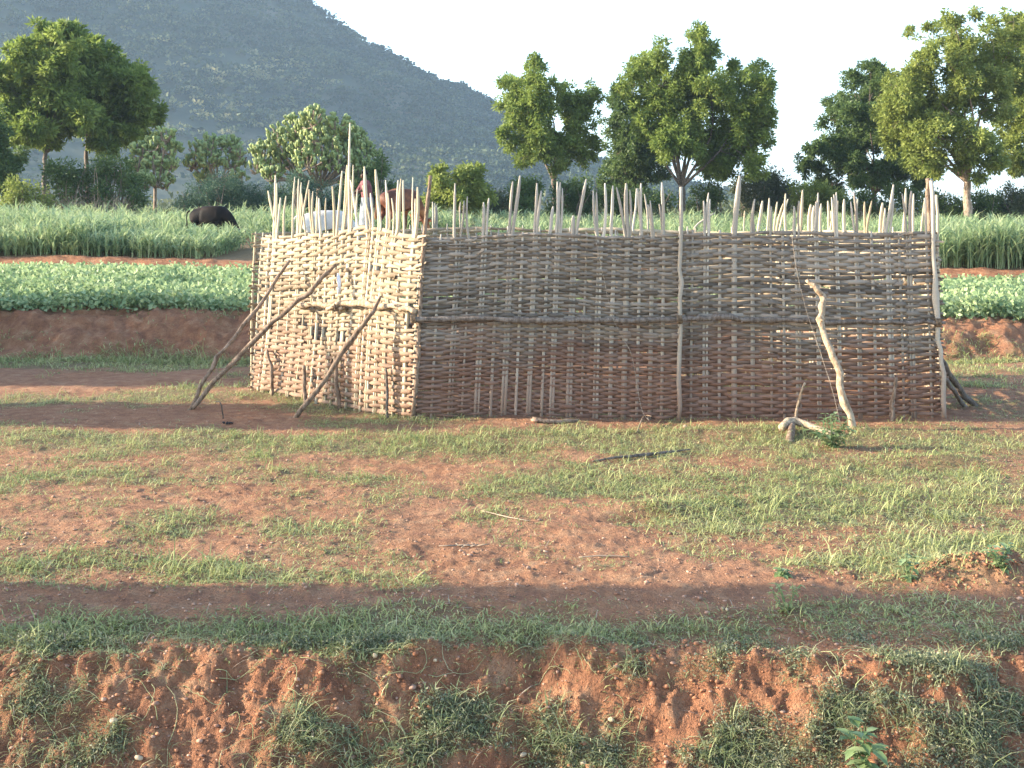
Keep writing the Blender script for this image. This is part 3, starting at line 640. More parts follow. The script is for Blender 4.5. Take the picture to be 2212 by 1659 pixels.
mb = MB(); n = 11500; y = 17.15 + 6.3 * R.uniform(0, 1, n) ** 1.15; x = R.uniform(-.70, .70, n) * y
keep = ~((x > -3.2) & (x < 3.6) & (R.uniform(0, 1, n) < .7)); x, y = x[keep], y[keep]; n = len(x)
h = R.uniform(.20, .40, n) * (1 - .35 * smooth(20, 23.4, y)) * (.8 + .5 * fbm(x * .8, y * .8, 3, 91)); per = 15; i = np.repeat(np.arange(n), per)
p = np.stack([x, y, ground(x, y, False)], 1)[i] + np.stack([R.normal(size=n * per) * .13, R.normal(size=n * per) * .13, R.uniform(.1, 1.05, n * per) * h[i]], 1)
d = R.normal(size=(n * per, 3)) + [-.25, -.35, .3]
leaves(mb, p, d, R.uniform(.05, .10, n * per), R.uniform(.04, .075, n * per), np.clip(R.normal(.58, .27, n * per) + .5 * (h[i] - .3), 0, 1), .12)
o = mb.build('bean_crop', M['bean']); kind(o, 'stuff'); o['label'] = 'leafy bean crop on the terrace above the bank'

# ------------------------------------------------------------------ the woven pen
def uL(cx): return 630 + cx * .1424
def vL(cy): return 342 + cy * .1424
def uM(cx): return 855 + cx * .358
def vM(cy): return 342 + cy * .358
def uR(cx): return 1440 + cx * .3906
def vR(cy): return 342 + cy * .3906

def panel(label, P0, P1, T0, T1, top, stakes, pitch, gap_max, merge, strip_mat, stake_mat, seed, amp=.016, th=.0035, wd=.93, holes=(), extra_stakes=True, hbase=.0, rough=1.0, bow=.03):
    """woven hurdle from base P0 to P1; T0/T1 = horizontal lean of the tops; top(s01) = height of the rim;
    stakes = [(u at the rim, u top, v top, width)] as seen in the photograph"""
    rs = np.random.default_rng(seed)
    P0, P1 = np.array([*P0, 0.]), np.array([*P1, 0.]); T0 = np.array([*T0, 0.]); T1 = np.array([*T1, 0.])
    dv = P1 - P0; Lp = np.linalg.norm(dv[:2]); e = dv / Lp; nrm = np.array([e[1], -e[0], 0]); 
    if nrm[1] > 0 and abs(nrm[1]) > .2: nrm = -nrm
    Hm = float(top(np.array([.5]))[0])
    def base(s): 
        p = P0 + np.outer(np.atleast_1d(s) / Lp, dv); p[:, 2] = ground(p[:, 0], p[:, 1], False); return p
    def pos(s, h, d=0):
        s = np.atleast_1d(s).astype(float); h = np.broadcast_to(np.asarray(h, float), s.shape); f = (s / Lp)[:, None]
        dd = d + bow * np.sin(s * 2.1 + seed) * np.sin(h * 1.9 + seed * 2) + bow * .6 * fbm(s * 1.1 + seed, h * 1.3, 2, seed)
        return base(s) + (T0 * (1 - f) + T1 * f) * (h / Hm)[:, None] + np.stack([0 * h, 0 * h, h], 1) + nrm * np.atleast_1d(dd)[:, None]
    root = thing('woven_panel', label, 'woven fence', base(Lp / 2)[0], 'woven panels of the pen')
    a0 = P0 + T0; a1 = P1 + T1; da = a1 - a0
    lst = []
    for (ub, ut, vt, w) in stakes:
        kx = (ub - 1106) / F; t = (kx * a0[1] - a0[0]) / (da[0] - kx * da[1]); s = np.clip(t, .004, .996) * Lp
        kx2 = (ut - 1106) / F; t2 = (kx2 * a0[1] - a0[0]) / (da[0] - kx2 * da[1]); Yt = a0[1] + t2 * da[1]
        lst.append([s, np.array([kx2 * Yt, Yt, EYE - (vt - HOR) * Yt / F]), w])
    lst.sort(key=lambda q: q[0])
    st = []
    for q in lst:
        if not st or q[0] - st[-1][-1] > merge: st.append([q[0]])
        else: st[-1].append(q[0])
    st = [float(np.mean(g)) for g in st]
    full = [0.0] if not st or st[0] > .06 else []
    for s in st + [Lp]:
        if full:
            g = s - full[-1]; m = int(g / gap_max)
            for k in range(1, m + 1): full.append(full[-1] + g / (m + 1) if k == 1 else full[-1] + g / (m + 1))
        if s < Lp - .05: full.append(s)
    full.append(Lp); st = np.array(sorted(full)); st += np.concatenate([[0], rs.normal(size=len(st) - 2) * .006, [0]])
    # strips -------------------------------------------------------------
    mb = MB(); ncr = int(Hm / pitch); sub = 5
    ss = np.concatenate([np.linspace(st[k], st[k + 1], sub, endpoint=False) for k in range(len(st) - 1)] + [[Lp]])
    kk = np.concatenate([k + np.linspace(0, 1, sub, endpoint=False) for k in range(len(st) - 1)] + [[len(st) - 1]])
    for j in range(ncr + 1):
        breaks = [0]; pos_ = rs.uniform(.4, 1.6)
        while pos_ < Lp - .25: breaks.append(int(np.searchsorted(ss, pos_))); pos_ += rs.uniform(.7, 1.9)
        breaks.append(len(ss) - 1)
        for bi in range(len(breaks) - 1):
            i0, i1 = breaks[bi], min(breaks[bi + 1] + rs.integers(1, 4), len(ss) - 1)
            if i1 - i0 < 3: continue
            s = ss[i0:i1 + 1].copy(); q = kk[i0:i1 + 1]
            if bi == 0: s[0] -= rs.uniform(.0, .05)
            if i1 == len(ss) - 1: s[-1] += rs.uniform(.0, .07)
            tp = top(np.clip(s / Lp, 0, 1))
            h = hbase + (tp - hbase) * (j + .5) / (ncr + 1)
            h = h + rough * (.020 * fbm(s * 1.6 + seed, h * 3.0 + 0 * s, 3, seed + 3) + .010 * fbm(s * 5 + j * .31, h * 4, 2, seed + 4)) + rs.normal() * .004 + np.linspace(-1, 1, len(s)) * rs.normal() * .008 * rough
            side = 1 if (j % 2 == 0) else -1
            fl = np.zeros(len(s)); fl[-2:] += [.35, 1]; fl = fl * (rs.uniform(.006, .03) if rs.uniform() < .3 else 0); h = h + fl * rs.uniform(-1.2, 1.2); d = fl + side * amp * np.cos(q * math.pi) * rs.uniform(.85, 1.2) + rs.normal() * .0012 + bi * .0006
            keep = np.ones(len(s), bool)
            for (hs, hh, rs_, rh) in holes: keep &= ~((((s / Lp - hs) / rs_) ** 2 + ((h - hh) / rh) ** 2) < rs.uniform(.5, 1.1))
            w = pitch * wd * rs.uniform(.72, 1.12) * (1 + .12 * np.sin(q * 2.2 + j)); w = w * np.minimum(1, .55 + .25 * np.minimum(np.arange(len(s)), np.arange(len(s))[::-1]))
            tilt = rs.normal() * .0035
            A = pos(s, h + w / 2, d + tilt + th / 2); B = pos(s, h - w / 2, d - tilt + th / 2); C_ = pos(s, h - w / 2, d - tilt - th / 2); D_ = pos(s, h + w / 2, d + tilt - th / 2); E_ = pos(s, h, d + th * .75)
            V = np.stack([A, E_, B, C_, D_], 1).reshape(-1, 3); m = len(s)
            idx = np.arange(m - 1)[:, None] * 5; r5 = np.arange(5)[None]; r6 = (r5 + 1) % 5
            Q = np.stack([idx + r5, idx + r6, idx + 5 + r6, idx + 5 + r5], -1).reshape(m - 1, 5, 4)[keep[:-1] & keep[1:]].reshape(-1, 4)
            tn = np.clip(.5 + rs.normal() * .27, 0, 1)
            ends = [np.array([[0, 1, 2], [0, 2, 3], [0, 3, 4]])] if keep[0] else []
            if len(Q): mb.add(V, [Q] + ends, tn)
    mb.build('woven_strips', strip_mat, root)
    # stakes --------------------------------------------------------------
    def stake(pts, w):
        w *= 1.18
        sb = MB(); sp = spline(pts, 13); r = np.full(13, w / 2); r[-1] *= .45; r[-2] *= .9; r *= rs.uniform(.92, 1.08, 13)
        tube(sb, sp, r, 6, np.clip(.5 + rs.normal() * .22, 0, 1), flat=.62); o = sb.build('stake', stake_mat, root)
    used = []
    for s, tp, w in lst:
        hr = float(top(np.array([s / Lp]))[0]); used.append(s)
        sn = st[np.argmin(np.abs(st - s))]; s0 = s; s = sn + np.clip(s - sn, -.014, .014)
        p = [pos(s, -.08)[0], pos(s, hr * .33)[0], pos(s, hr * .66)[0], pos(s, hr * .93)[0], pos(s + (s0 - s) * .6, hr + .02)[0]]
        p.append(p[-1] + (tp - p[-1]) * .5 + rs.normal(size=3) * .006); p.append(tp); stake(p, w)
    if extra_stakes:
        for s in st:
            if not used or min(abs(s - q) for q in used) > merge * .6:
                hr = float(top(np.array([np.clip(s / Lp, 0, 1)]))[0]); hh = hr + rs.uniform(.0, .05)
                stake([pos(s, -.08)[0], pos(s, hr * .4)[0], pos(s, hr * .75)[0], pos(s, hh)[0]], rs.uniform(.018, .026))
    root['_p'] = 1; del root['_p']
    return root, pos, Lp

A = (-.915, 11.05); Bm = (1.53, 11.10); B_ = (3.95, 11.05); Cc = (-2.79, 12.9)
# left panel, sunlit
SL = [(628 - 27, 579, 412, .022), (591, 595, 378, .026), (596, 598, 396, .018), (600, 606, 427, .02), (613, 618, 423, .02),
      (634, 637, 382, .018), (641, 645, 386, .018), (645, 651, 394, .018), (650, 652, 418, .016), (653, 668, 389, .018), (660, 652, 420, .016), (673, 668, 409, .022), (678, 676, 413, .018), (686, 685, 424, .018),
      (693, 689, 428, .024), (720, 718, 402, .024), (728, 739, 369, .022), (741, 750, 356, .028), (744, 752, 362, .022), (753, 756, 265, .020), (759, 763, 356, .018), (755, 753, 359, .022), (769, 757, 389, .022), (766, 772, 409, .016), (788, 787, 360, .026),
      (798, 783, 400, .016), (803, 800, 417, .02), (817, 811, 366, .03), (820, 815, 430, .016), (834, 833, 389, .018), (842, 838, 417, .016), (847, 846, 428, .016), (859, 860, 389, .018), (864, 866, 386, .022), (874, 871, 389, .018), (893, 892, 383, .012), (898, 897, 429, .016), (903, 902, 404, .026)]
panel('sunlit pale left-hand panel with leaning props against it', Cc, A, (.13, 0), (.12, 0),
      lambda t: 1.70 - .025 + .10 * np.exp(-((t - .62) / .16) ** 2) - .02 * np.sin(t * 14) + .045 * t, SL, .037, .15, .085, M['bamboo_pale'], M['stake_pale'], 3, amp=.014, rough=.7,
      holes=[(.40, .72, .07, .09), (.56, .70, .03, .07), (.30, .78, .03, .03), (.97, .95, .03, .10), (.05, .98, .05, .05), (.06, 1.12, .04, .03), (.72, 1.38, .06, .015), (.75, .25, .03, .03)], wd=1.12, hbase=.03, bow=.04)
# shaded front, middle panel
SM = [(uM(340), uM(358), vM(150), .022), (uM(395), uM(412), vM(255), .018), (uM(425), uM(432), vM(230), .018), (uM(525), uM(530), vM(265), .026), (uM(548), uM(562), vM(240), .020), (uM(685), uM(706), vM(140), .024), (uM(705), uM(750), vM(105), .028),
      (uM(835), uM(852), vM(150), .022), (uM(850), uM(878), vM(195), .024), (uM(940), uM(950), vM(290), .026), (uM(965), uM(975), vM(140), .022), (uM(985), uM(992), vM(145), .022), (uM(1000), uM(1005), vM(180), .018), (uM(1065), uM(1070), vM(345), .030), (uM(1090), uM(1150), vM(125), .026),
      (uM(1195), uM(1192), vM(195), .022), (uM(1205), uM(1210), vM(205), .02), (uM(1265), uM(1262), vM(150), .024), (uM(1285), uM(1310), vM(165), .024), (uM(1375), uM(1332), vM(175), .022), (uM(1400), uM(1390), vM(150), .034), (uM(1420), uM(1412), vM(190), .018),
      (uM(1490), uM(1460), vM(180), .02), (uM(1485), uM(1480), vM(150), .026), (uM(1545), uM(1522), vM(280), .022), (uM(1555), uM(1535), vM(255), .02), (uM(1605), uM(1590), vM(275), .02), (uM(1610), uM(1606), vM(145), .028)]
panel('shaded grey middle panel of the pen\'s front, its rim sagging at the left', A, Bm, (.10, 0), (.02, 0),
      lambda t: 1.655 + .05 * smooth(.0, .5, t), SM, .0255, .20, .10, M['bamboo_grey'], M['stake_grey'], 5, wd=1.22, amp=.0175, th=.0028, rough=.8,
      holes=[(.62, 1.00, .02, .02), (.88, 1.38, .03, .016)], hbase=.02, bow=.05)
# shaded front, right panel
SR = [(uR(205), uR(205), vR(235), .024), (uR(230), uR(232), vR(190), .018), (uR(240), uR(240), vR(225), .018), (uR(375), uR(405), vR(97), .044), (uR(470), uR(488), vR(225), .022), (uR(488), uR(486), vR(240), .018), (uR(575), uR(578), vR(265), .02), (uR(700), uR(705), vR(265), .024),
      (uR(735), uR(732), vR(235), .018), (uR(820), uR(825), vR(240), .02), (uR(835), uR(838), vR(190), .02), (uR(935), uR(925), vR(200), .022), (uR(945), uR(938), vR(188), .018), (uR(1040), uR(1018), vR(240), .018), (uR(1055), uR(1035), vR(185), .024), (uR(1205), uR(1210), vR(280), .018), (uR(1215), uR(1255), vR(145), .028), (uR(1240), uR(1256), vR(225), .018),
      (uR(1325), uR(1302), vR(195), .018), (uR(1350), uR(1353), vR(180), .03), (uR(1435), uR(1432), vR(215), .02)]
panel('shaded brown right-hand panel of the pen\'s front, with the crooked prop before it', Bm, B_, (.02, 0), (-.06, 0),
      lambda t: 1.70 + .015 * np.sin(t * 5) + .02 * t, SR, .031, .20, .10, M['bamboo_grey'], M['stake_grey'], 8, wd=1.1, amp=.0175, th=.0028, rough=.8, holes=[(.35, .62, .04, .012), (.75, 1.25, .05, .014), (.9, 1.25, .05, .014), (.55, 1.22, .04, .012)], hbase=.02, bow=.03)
# right side and the far side, seen over the rim and through the gaps
panel('right end panel of the pen, seen only at its edge', B_, (4.45, 12.9), (-.06, 0), (-.05, 0), lambda t: 1.70 + 0 * t, [], .045, .2, .09, M['bamboo_pale'], M['stake_pale'], 12, hbase=.02)
SB1 = [(uM(c) , uM(c2), vM(v), w) for c, c2, v, w in [(220, 222, 262, .02), (235, 235, 268, .02), (250, 246, 280, .018), (388, 390, 262, .016)]]
panel('far left panel of the pen, behind the sunlit one', Cc, (-1.35, 14.35), (.05, 0), (.0, 0), lambda t: 1.70 + 0 * t, [(uL(530), uL(520), vL(600), .018)], .045, .2, .09, M['bamboo_pale'], M['stake_pale'], 14, hbase=.02)
panel('far middle panel of the pen, seen over the sagging rim', (-1.35, 14.35), (2.2, 14.4), (0, 0), (0, 0), lambda t: 1.76 + 0 * t,
      SB1 + [(uM(1430), uM(1452), vM(182), .022), (uM(1520), uM(1500), vM(215), .02), (uR(270), uR(268), vR(300), .018)], .045, .2, .09, M['bamboo_pale'], M['stake_grey'], 15, hbase=.02)
SB = [(430, 432, 290, .016), (510, 530, 235, .032), (560, 568, 220, .024), (590, 612, 240, .022), (612, 645, 250, .024), (655, 658, 195, .026), (635, 672, 225, .018), (725, 733, 235, .02), (745, 752, 175, .028), (785, 798, 255, .034), (812, 815, 262, .03), (848, 855, 250, .026), (888, 892, 235, .026), (905, 908, 290, .02), (922, 912, 215, .018), (945, 948, 235, .02),
      (980, 982, 225, .032), (1050, 1057, 225, .024), (1095, 1095, 240, .026), (1105, 1135, 235, .022), (1178, 1195, 245, .034), (1195, 1208, 275, .022), (1310, 1323, 165, .028), (1362, 1366, 195, .022), (1425, 1430, 218, .024)]
panel('far right panel of the pen with its row of pale stakes lit by the sun', (2.2, 14.4), (4.45, 12.9), (0, 0), (-.05, 0), lambda t: 1.735 + 0 * t, [(uR(a), uR(b), vR(c), w) for a, b, c, w in SB], .045, .2, .07, M['bamboo_pale'], M['stake_pale'], 16, hbase=.02)

# corner posts, rails ---------------------------------------------------
def pole(name, label, cat, pts, r, mt, group=None, wob=.10, nn=14, knots=0, seg=9):
    pts = np.array(pts, float); sp = spline(pts, nn); rr = np.interp(np.linspace(0, 1, nn), np.linspace(0, 1, len(np.atleast_1d(r))), np.atleast_1d(r))
    rr = rr * R.uniform(.93, 1.07, nn)
    for k in range(knots): rr[R.integers(1, nn - 1)] *= 1.25
    sp[1:-1] += R.normal(size=(nn - 2, 3)) * rr[1:-1, None] * .30
    b = MB(); tube(b, sp, rr, seg, R.uniform(.35, .65), wob=wob * 1.4)
    for k in range(knots):
        i = R.integers(2, nn - 2); tube(b, [sp[i], sp[i] + unit(R.normal(size=3)) * rr[i] * 1.9], [rr[i] * .45, rr[i] * .25], 5, .5)
    o = b.build(name, mt, origin=sp[0], smooth_=True); tag(o, label, cat, group); return o
PG = 'upright posts of the pen'
pole('post', 'slim post at the near left corner, where the sunlit and shaded panels meet', 'post', [at(891, 908, 11.02), at(905, 700, 11.02), at(917, 520, 11.03), at(930, 379, 11.03)], [.024, .023, .02, .016], M['pole'], PG)
pole('post', 'yellowish bamboo post standing at the seam in the middle of the front', 'post', [at(1467, 908, 11.04), at(1469, 700, 11.04), at(1470, 560, 11.05), at(1471, 404, 11.06)], [.018, .017, .018, .015], M['stake_grey'], PG, knots=4)
pole('post', 'pale crooked post at the near right corner of the pen', 'post', [at(2040, 905, 11.0), at(2036, 800, 11.0), at(2026, 715, 11.0), at(2018, 560, 11.02), at(2012, 390, 11.04)], [.021, .02, .021, .019, .018], M['stake_grey'], PG, knots=2)
pole('post', 'grey thick post just left of the right corner post', 'post', [at(2008, 560, 11.12), at(2006, 470, 11.12), at(2005, 383, 11.12)] if False else [at(2013, 908, 11.14), at(2010, 600, 11.14), at(2006, 470, 11.14), at(2004, 385, 11.14)], [.02, .02, .022, .024], M['pole'], PG)
pole('post', 'thin stake at the right corner leaning past the rim', 'post', [at(2026, 720, 11.2), at(2024, 560, 11.2), at(2023, 420, 11.2)] if False else [at(2030, 900, 11.22), at(2026, 560, 11.22), at(2023, 421, 11.22)], [.016, .014, .012], M['stake_pale'], PG)
RG = 'horizontal rails tied across the panels'
pole('rail', 'long knotty grey pole tied across the shaded front at mid height', 'rail', [at(889, 690, 10.97), at(1050, 690, 10.99), at(1250, 692, 11.0), at(1460, 690, 11.02), at(1520, 688, 11.02), at(1700, 692, 11.0), at(1850, 696, 11.0), at(2042, 697, 10.98)], [.022, .025, .025, .024, .023, .021, .018, .016], M['pole_dark'], RG, nn=46, knots=14, wob=.14)
def on_left(u, v, off=.04):
    kx = (u - 1106) / F; a0 = np.array([Cc[0] + .06, Cc[1]]); a1 = np.array([A[0] + .06, A[1]]); off += .03; d = a1 - a0
    t = (kx * a0[1] - a0[0]) / (d[0] - kx * d[1]); Y = a0[1] + t * d[1]; return at(u, v, Y - off * 1.4)
pole('rail', 'left half of the pale crooked rail across the sunlit panel', 'rail', [on_left(618, 653), on_left(650, 659), on_left(690, 659), on_left(742, 664)], [.02, .027, .027, .022], M['pole_pale'], RG, nn=16, knots=3)
pole('rail', 'right half of the pale crooked rail, wavy, ending at the near corner', 'rail', [on_left(706, 668, .06), on_left(735, 656, .05), on_left(780, 655), on_left(840, 662), on_left(872, 664), on_left(896, 674)], [.018, .026, .029, .027, .025, .02], M['pole_pale'], RG, nn=22, knots=5)
# leaning props -----------------------------------------------------------
G = lambda u, Y: np.array([(u - 1106) * Y / F, Y, gz((u - 1106) * Y / F, Y) - .04])
pole('prop_pole', 'leftmost leaning prop, thin pale pole with a splintered top', 'prop pole', [G(409, 11.78), at(466, 778, 11.9), at(545, 680, 12.1), at(626, 563, 12.4)], [.019, .020, .020, .016], M['pole'], 'leaning props', nn=18, knots=2)
pole('prop_pole', 'longest leaning prop, crossing the sunlit panel from the same foot as the leftmost one', 'prop pole', [G(403, 11.72), at(560, 722, 11.75), at(640, 655, 11.75), at(690, 608, 11.75), at(725, 572, 11.85)], [.026, .025, .022, .020, .017], M['pole'], 'leaning props', nn=20, knots=3)
pole('prop_pole', 'short leaning prop in front of the rail of the sunlit panel', 'prop pole', [G(632, 11.18), at(720, 793, 11.2), at(770, 722, 11.2), at(800, 680, 11.2), at(822, 640, 11.3)], [.022, .023, .023, .020, .012], M['pole'], 'leaning props', nn=16, knots=3)
pole('prop_pole', 'lower of the two dark props against the right end of the pen', 'prop pole', [G(2094, 11.75), at(2062, 845, 11.6), at(2030, 800, 11.5)], [.022, .022, .02], M['pole_dark'], 'leaning props', nn=9)
pole('prop_pole', 'upper of the two dark props against the right end of the pen', 'prop pole', [G(2112, 11.8), at(2072, 840, 11.7), at(2030, 772, 11.6)], [.028, .028, .025], M['pole_dark'], 'leaning props', nn=9)
pole('prop_pole', 'thick pale crooked prop leaning back on the right front panel, bent at its top', 'prop pole', [G(1846, 10.42), at(1822, 852, 10.48), at(1803, 775, 10.6), at(1780, 715, 10.75), at(1777, 660, 10.83), at(1773, 633, 10.86), at(1742, 604, 10.92)], [.030, .032, .032, .030, .029, .026, .016], M['pole_pale'], 'leaning props', nn=24, knots=4)
# pegs hammered in at the foot -------------------------------------------------
for lab, pts, r, mt in [('curved peg at the far left foot of the sunlit panel', [on_left(586, 862, .10), on_left(585, 800, .09), on_left(576, 756, .07)], .018, 'pole'),
                        ('thick straight peg left of the middle of the sunlit panel', [on_left(661, 880, .11), on_left(659, 830, .09), on_left(656, 790, .07)], .022, 'pole'),
                        ('dark bent peg in the middle of the sunlit panel', [on_left(734, 886, .11), on_left(729, 830, .09), on_left(724, 770, .07)], .022, 'pole'),
                        ('thin dark peg near the corner of the sunlit panel', [on_left(838, 903, .10), on_left(836, 850, .08), on_left(833, 795, .07)], .014, 'pole_dark'),
                        ('short pale peg leaning right, left of the crooked prop', [G(1718, 10.86), at(1724, 870, 10.88), at(1739, 827, 10.92)], .013, 'pole_pale'),
                        ('short upright peg before the right part of the front', [G(1926, 10.88), at(1929, 865, 10.9), at(1936, 816, 10.92)], .017, 'pole')]:
    pole('peg', lab, 'peg', pts, [r, r, r * .8], M[mt], 'pegs at the foot of the pen', nn=8, seg=7)
# vines and a rag ---------------------------------------------------------------
pole('vine', 'thin dry vine trailing down the middle front panel', 'vine', [at(1287, 520, 10.98), at(1300, 580, 10.97), at(1322, 680, 10.96), at(1345, 730, 10.96), at(1365, 770, 10.97), at(1385, 880, 10.98), at(1402, 908, 10.9)], .0028, M['wire'], 'vines hanging on the pen', nn=30, seg=5)
pole('vine', 'long thin vine hanging left of the crooked prop', 'vine', [at(1710, 505, 10.97), at(1722, 590, 10.96), at(1745, 680, 10.93), at(1775, 770, 10.8), at(1800, 850, 10.75), at(1815, 915, 10.7)], .0028, M['wire'], 'vines hanging on the pen', nn=30, seg=5)
rb = MB(); p = spline([on_left(730, 590, .02), on_left(733, 615, .05), on_left(731, 636, .03)], 7)
tube(rb, p, [.008, .016, .02, .017, .02, .015, .006], 8, .5, flat=.4, wob=.2); tag(rb.build('rag', M['rag'], origin=p[0], smooth_=True), 'small white rag caught in the sunlit panel', 'rag')
for lab, u, v, Y in [('knot of bark rope tying the crooked rail of the sunlit panel', 728, 662, 0), ('knot of bark rope tying the long rail at the seam post', 1468, 690, 11.0), ('knot of bark rope at the right end of the long rail', 2026, 697, 10.98), ('knot of bark rope at the near left corner', 893, 689, 10.97)]:
    c = on_left(u, v, .05) if Y == 0 else at(u, v, Y); kb = MB()
    for q in range(4):
        th = np.linspace(0, 6.4, 12); ring = c + np.stack([np.full(12, (q - 1.5) * .012) + .004 * np.sin(th * 2), np.cos(th) * .034, np.sin(th) * .036], 1); tube(kb, ring, .006, 5, .5, cap=False)
    tag(kb.build('rope_knot', M['bark_rope'], origin=c), lab, 'rope knot', 'rope ties of the pen')

# ------------------------------------------------------------------ things lying about on the ground
def lying(u, v, lift=0.0):
    """point on the level ground seen at (u, v)"""
    Y = EYE * F / (v - HOR); x = (u - 1106) * Y / F
    for _ in range(12):
        z = gz(x, Y); Y = (EYE - z) * F / (v - HOR); x = (u - 1106) * Y / F
    return np.array([x, Y, gz(x, Y) + lift])
p = [lying(1688, 938, .05), lying(1712, 934, .07), lying(1745, 934, .06), lying(1800, 944, .025)]
log = thing('forked_log', 'short pale bent log with a stub foot, lying left of the crooked prop', 'log', lying(1745, 945))
b = MB(); tube(b, spline(p, 14), np.interp(np.linspace(0, 1, 14), [0, .25, 1], [.030, .040, .022]) * R.uniform(.93, 1.07, 14), 10, .6, wob=.12); b.build('limb', M['pole_pale'], log, True)
b = MB(); tube(b, spline([lying(1712, 934, .055), lying(1708, 946, .025), lying(1706, 955, -.03)], 6), [.028, .03, .032, .034, .034, .034], 9, .3, wob=.12); b.build('stub', M['pole'], log, True)
pole('stick', 'long dark stick lying flat in the grass before the middle of the pen', 'stick', [lying(1280, 1000, .012), lying(1350, 993, .02), lying(1420, 985, .018), lying(1490, 974, .015)], [.006, .011, .011, .005], M['pole_dark'], nn=14, knots=3)
pole('stick', 'grey plank-like branch at the foot of the middle front panel', 'stick', [lying(1150, 912, .03), lying(1200, 915, .02), lying(1250, 913, .02)], [.018, .02, .012], M['pole'], nn=8)
pole('twig', 'thin twig standing out of the grass at the foot of the front', 'twig', [lying(1375, 935, 0), lying(1390, 915, .02) + [0, 0, .04], at(1407, 899, 10.75)], [.007, .006, .004], M['pole'], nn=8, seg=5)
pole('twig', 'dark hooked twig sticking out of the bare shaded ground at the left', 'twig', [lying(482, 904, -.01), at(479, 880, 11.05), at(474, 868, 11.05), at(464, 868, 11.1)], [.007, .006, .005, .003], M['pole_dark'], nn=9, seg=5)
pole('twig', 'pale bent straw lying on the bare track', 'twig', [lying(1040, 1106, .01), lying(1100, 1122, .012), lying(1145, 1128, .008)], [.004, .004, .003], M['dry'], nn=8, seg=5)
pole('twig', 'thin dry straw on the gravel right of the middle', 'twig', [lying(1250, 1208, .01), lying(1300, 1206, .012), lying(1360, 1207, .008)], [.004, .004, .003], M['dry'], nn=8, seg=5)
for k, (u, v, s, lab, mt) in enumerate([(810, 1425, .020, 'yellow-white round stone at the lip of the near bank', 'stone'), (245, 1562, .020, 'pale stone low at the left of the near bank', 'stone'), (1130, 1635, .019, 'ochre stone near the bottom middle of the bank', 'stone'),
                                    (300, 1645, .024, 'flat pale stone at the bottom left of the bank', 'stone'), (940, 1430, .012, 'small pinkish stone on the lip right of the yellow-white one', 'stone'), (1320, 1560, .018, 'ochre lump half way down the middle of the bank', 'stone'),
                                    (2190, 1390, .018, 'cream stone on the bare lip at the right edge', 'stone'), (225, 1515, .018, 'grey stone stuck in the left bank', 'clod'), (1155, 912, .045, 'grey stone at the foot of the middle front panel', 'clod'), (1480, 925, .035, 'small upright grey stone before the seam of the front', 'clod'),
                                    (1570, 1320, .016, 'pinkish stone on the shaded track right of the middle', 'stone'), (1260, 1655, .02, 'cream stone on the bottom edge of the picture', 'stone'), (120, 1352, .026, 'dark lump on the shaded track at the left', 'clod'), (2060, 1625, .017, 'reddish stone low in the creeper at the right', 'clod')]):
    c = lying(u, v, 0) if v < 1380 else None
    if c is None:
        Y = 5.0
        for _ in range(40):
            x = (u - 1106) * Y / F; zt = EYE - (v - HOR) * Y / F; Y += (gz(x, Y) - zt) * -.35 if False else 0; 
            # march along the ray until it meets the bank
            break
        for Y in np.arange(4.2, 6.5, .005):
            x = (u - 1106) * Y / F
            if EYE - (v - HOR) * Y / F <= gz(x, Y): break
        c = np.array([x, Y, gz(x, Y)])
    b = MB(); rocks(b, np.array([c + [0, 0, s * .4]]), np.array([s]), np.array([.75]), .85)
    o = b.build('stone', M[mt], origin=c); tag(o, lab, 'stone', 'loose stones'); o.modifiers.new('round', 'SUBSURF').levels = 1; o.modifiers['round'].render_levels = 1
b = MB(); c0 = lying(492, 917)
rocks(b, c0 + np.stack([np.linspace(-.045, .045, 7), R.normal(size=7) * .02, np.full(7, .012)], 1), R.uniform(.010, .018, 7), R.uniform(0, 1, 7)); tag(b.build('charcoal', M['charcoal'], origin=c0), 'little heap of charcoal bits on the bare shaded ground at the left', 'charcoal')
b = MB(); c0 = lying(1010, 1183)
for q in range(9):
    s = c0 + R.normal(size=3) * [.035, .02, 0] + [0, 0, .008]; tube(b, [s, s + [R.uniform(-.1, .1), R.uniform(-.02, .02), R.uniform(0, .012)]], [.005, .003], 4, R.uniform(.2, .7))
tag(b.build('dry_leaf_bundle', M['dry'], origin=c0), 'little bundle of dry stalks lying on the gravel in the middle', 'dry stalks')

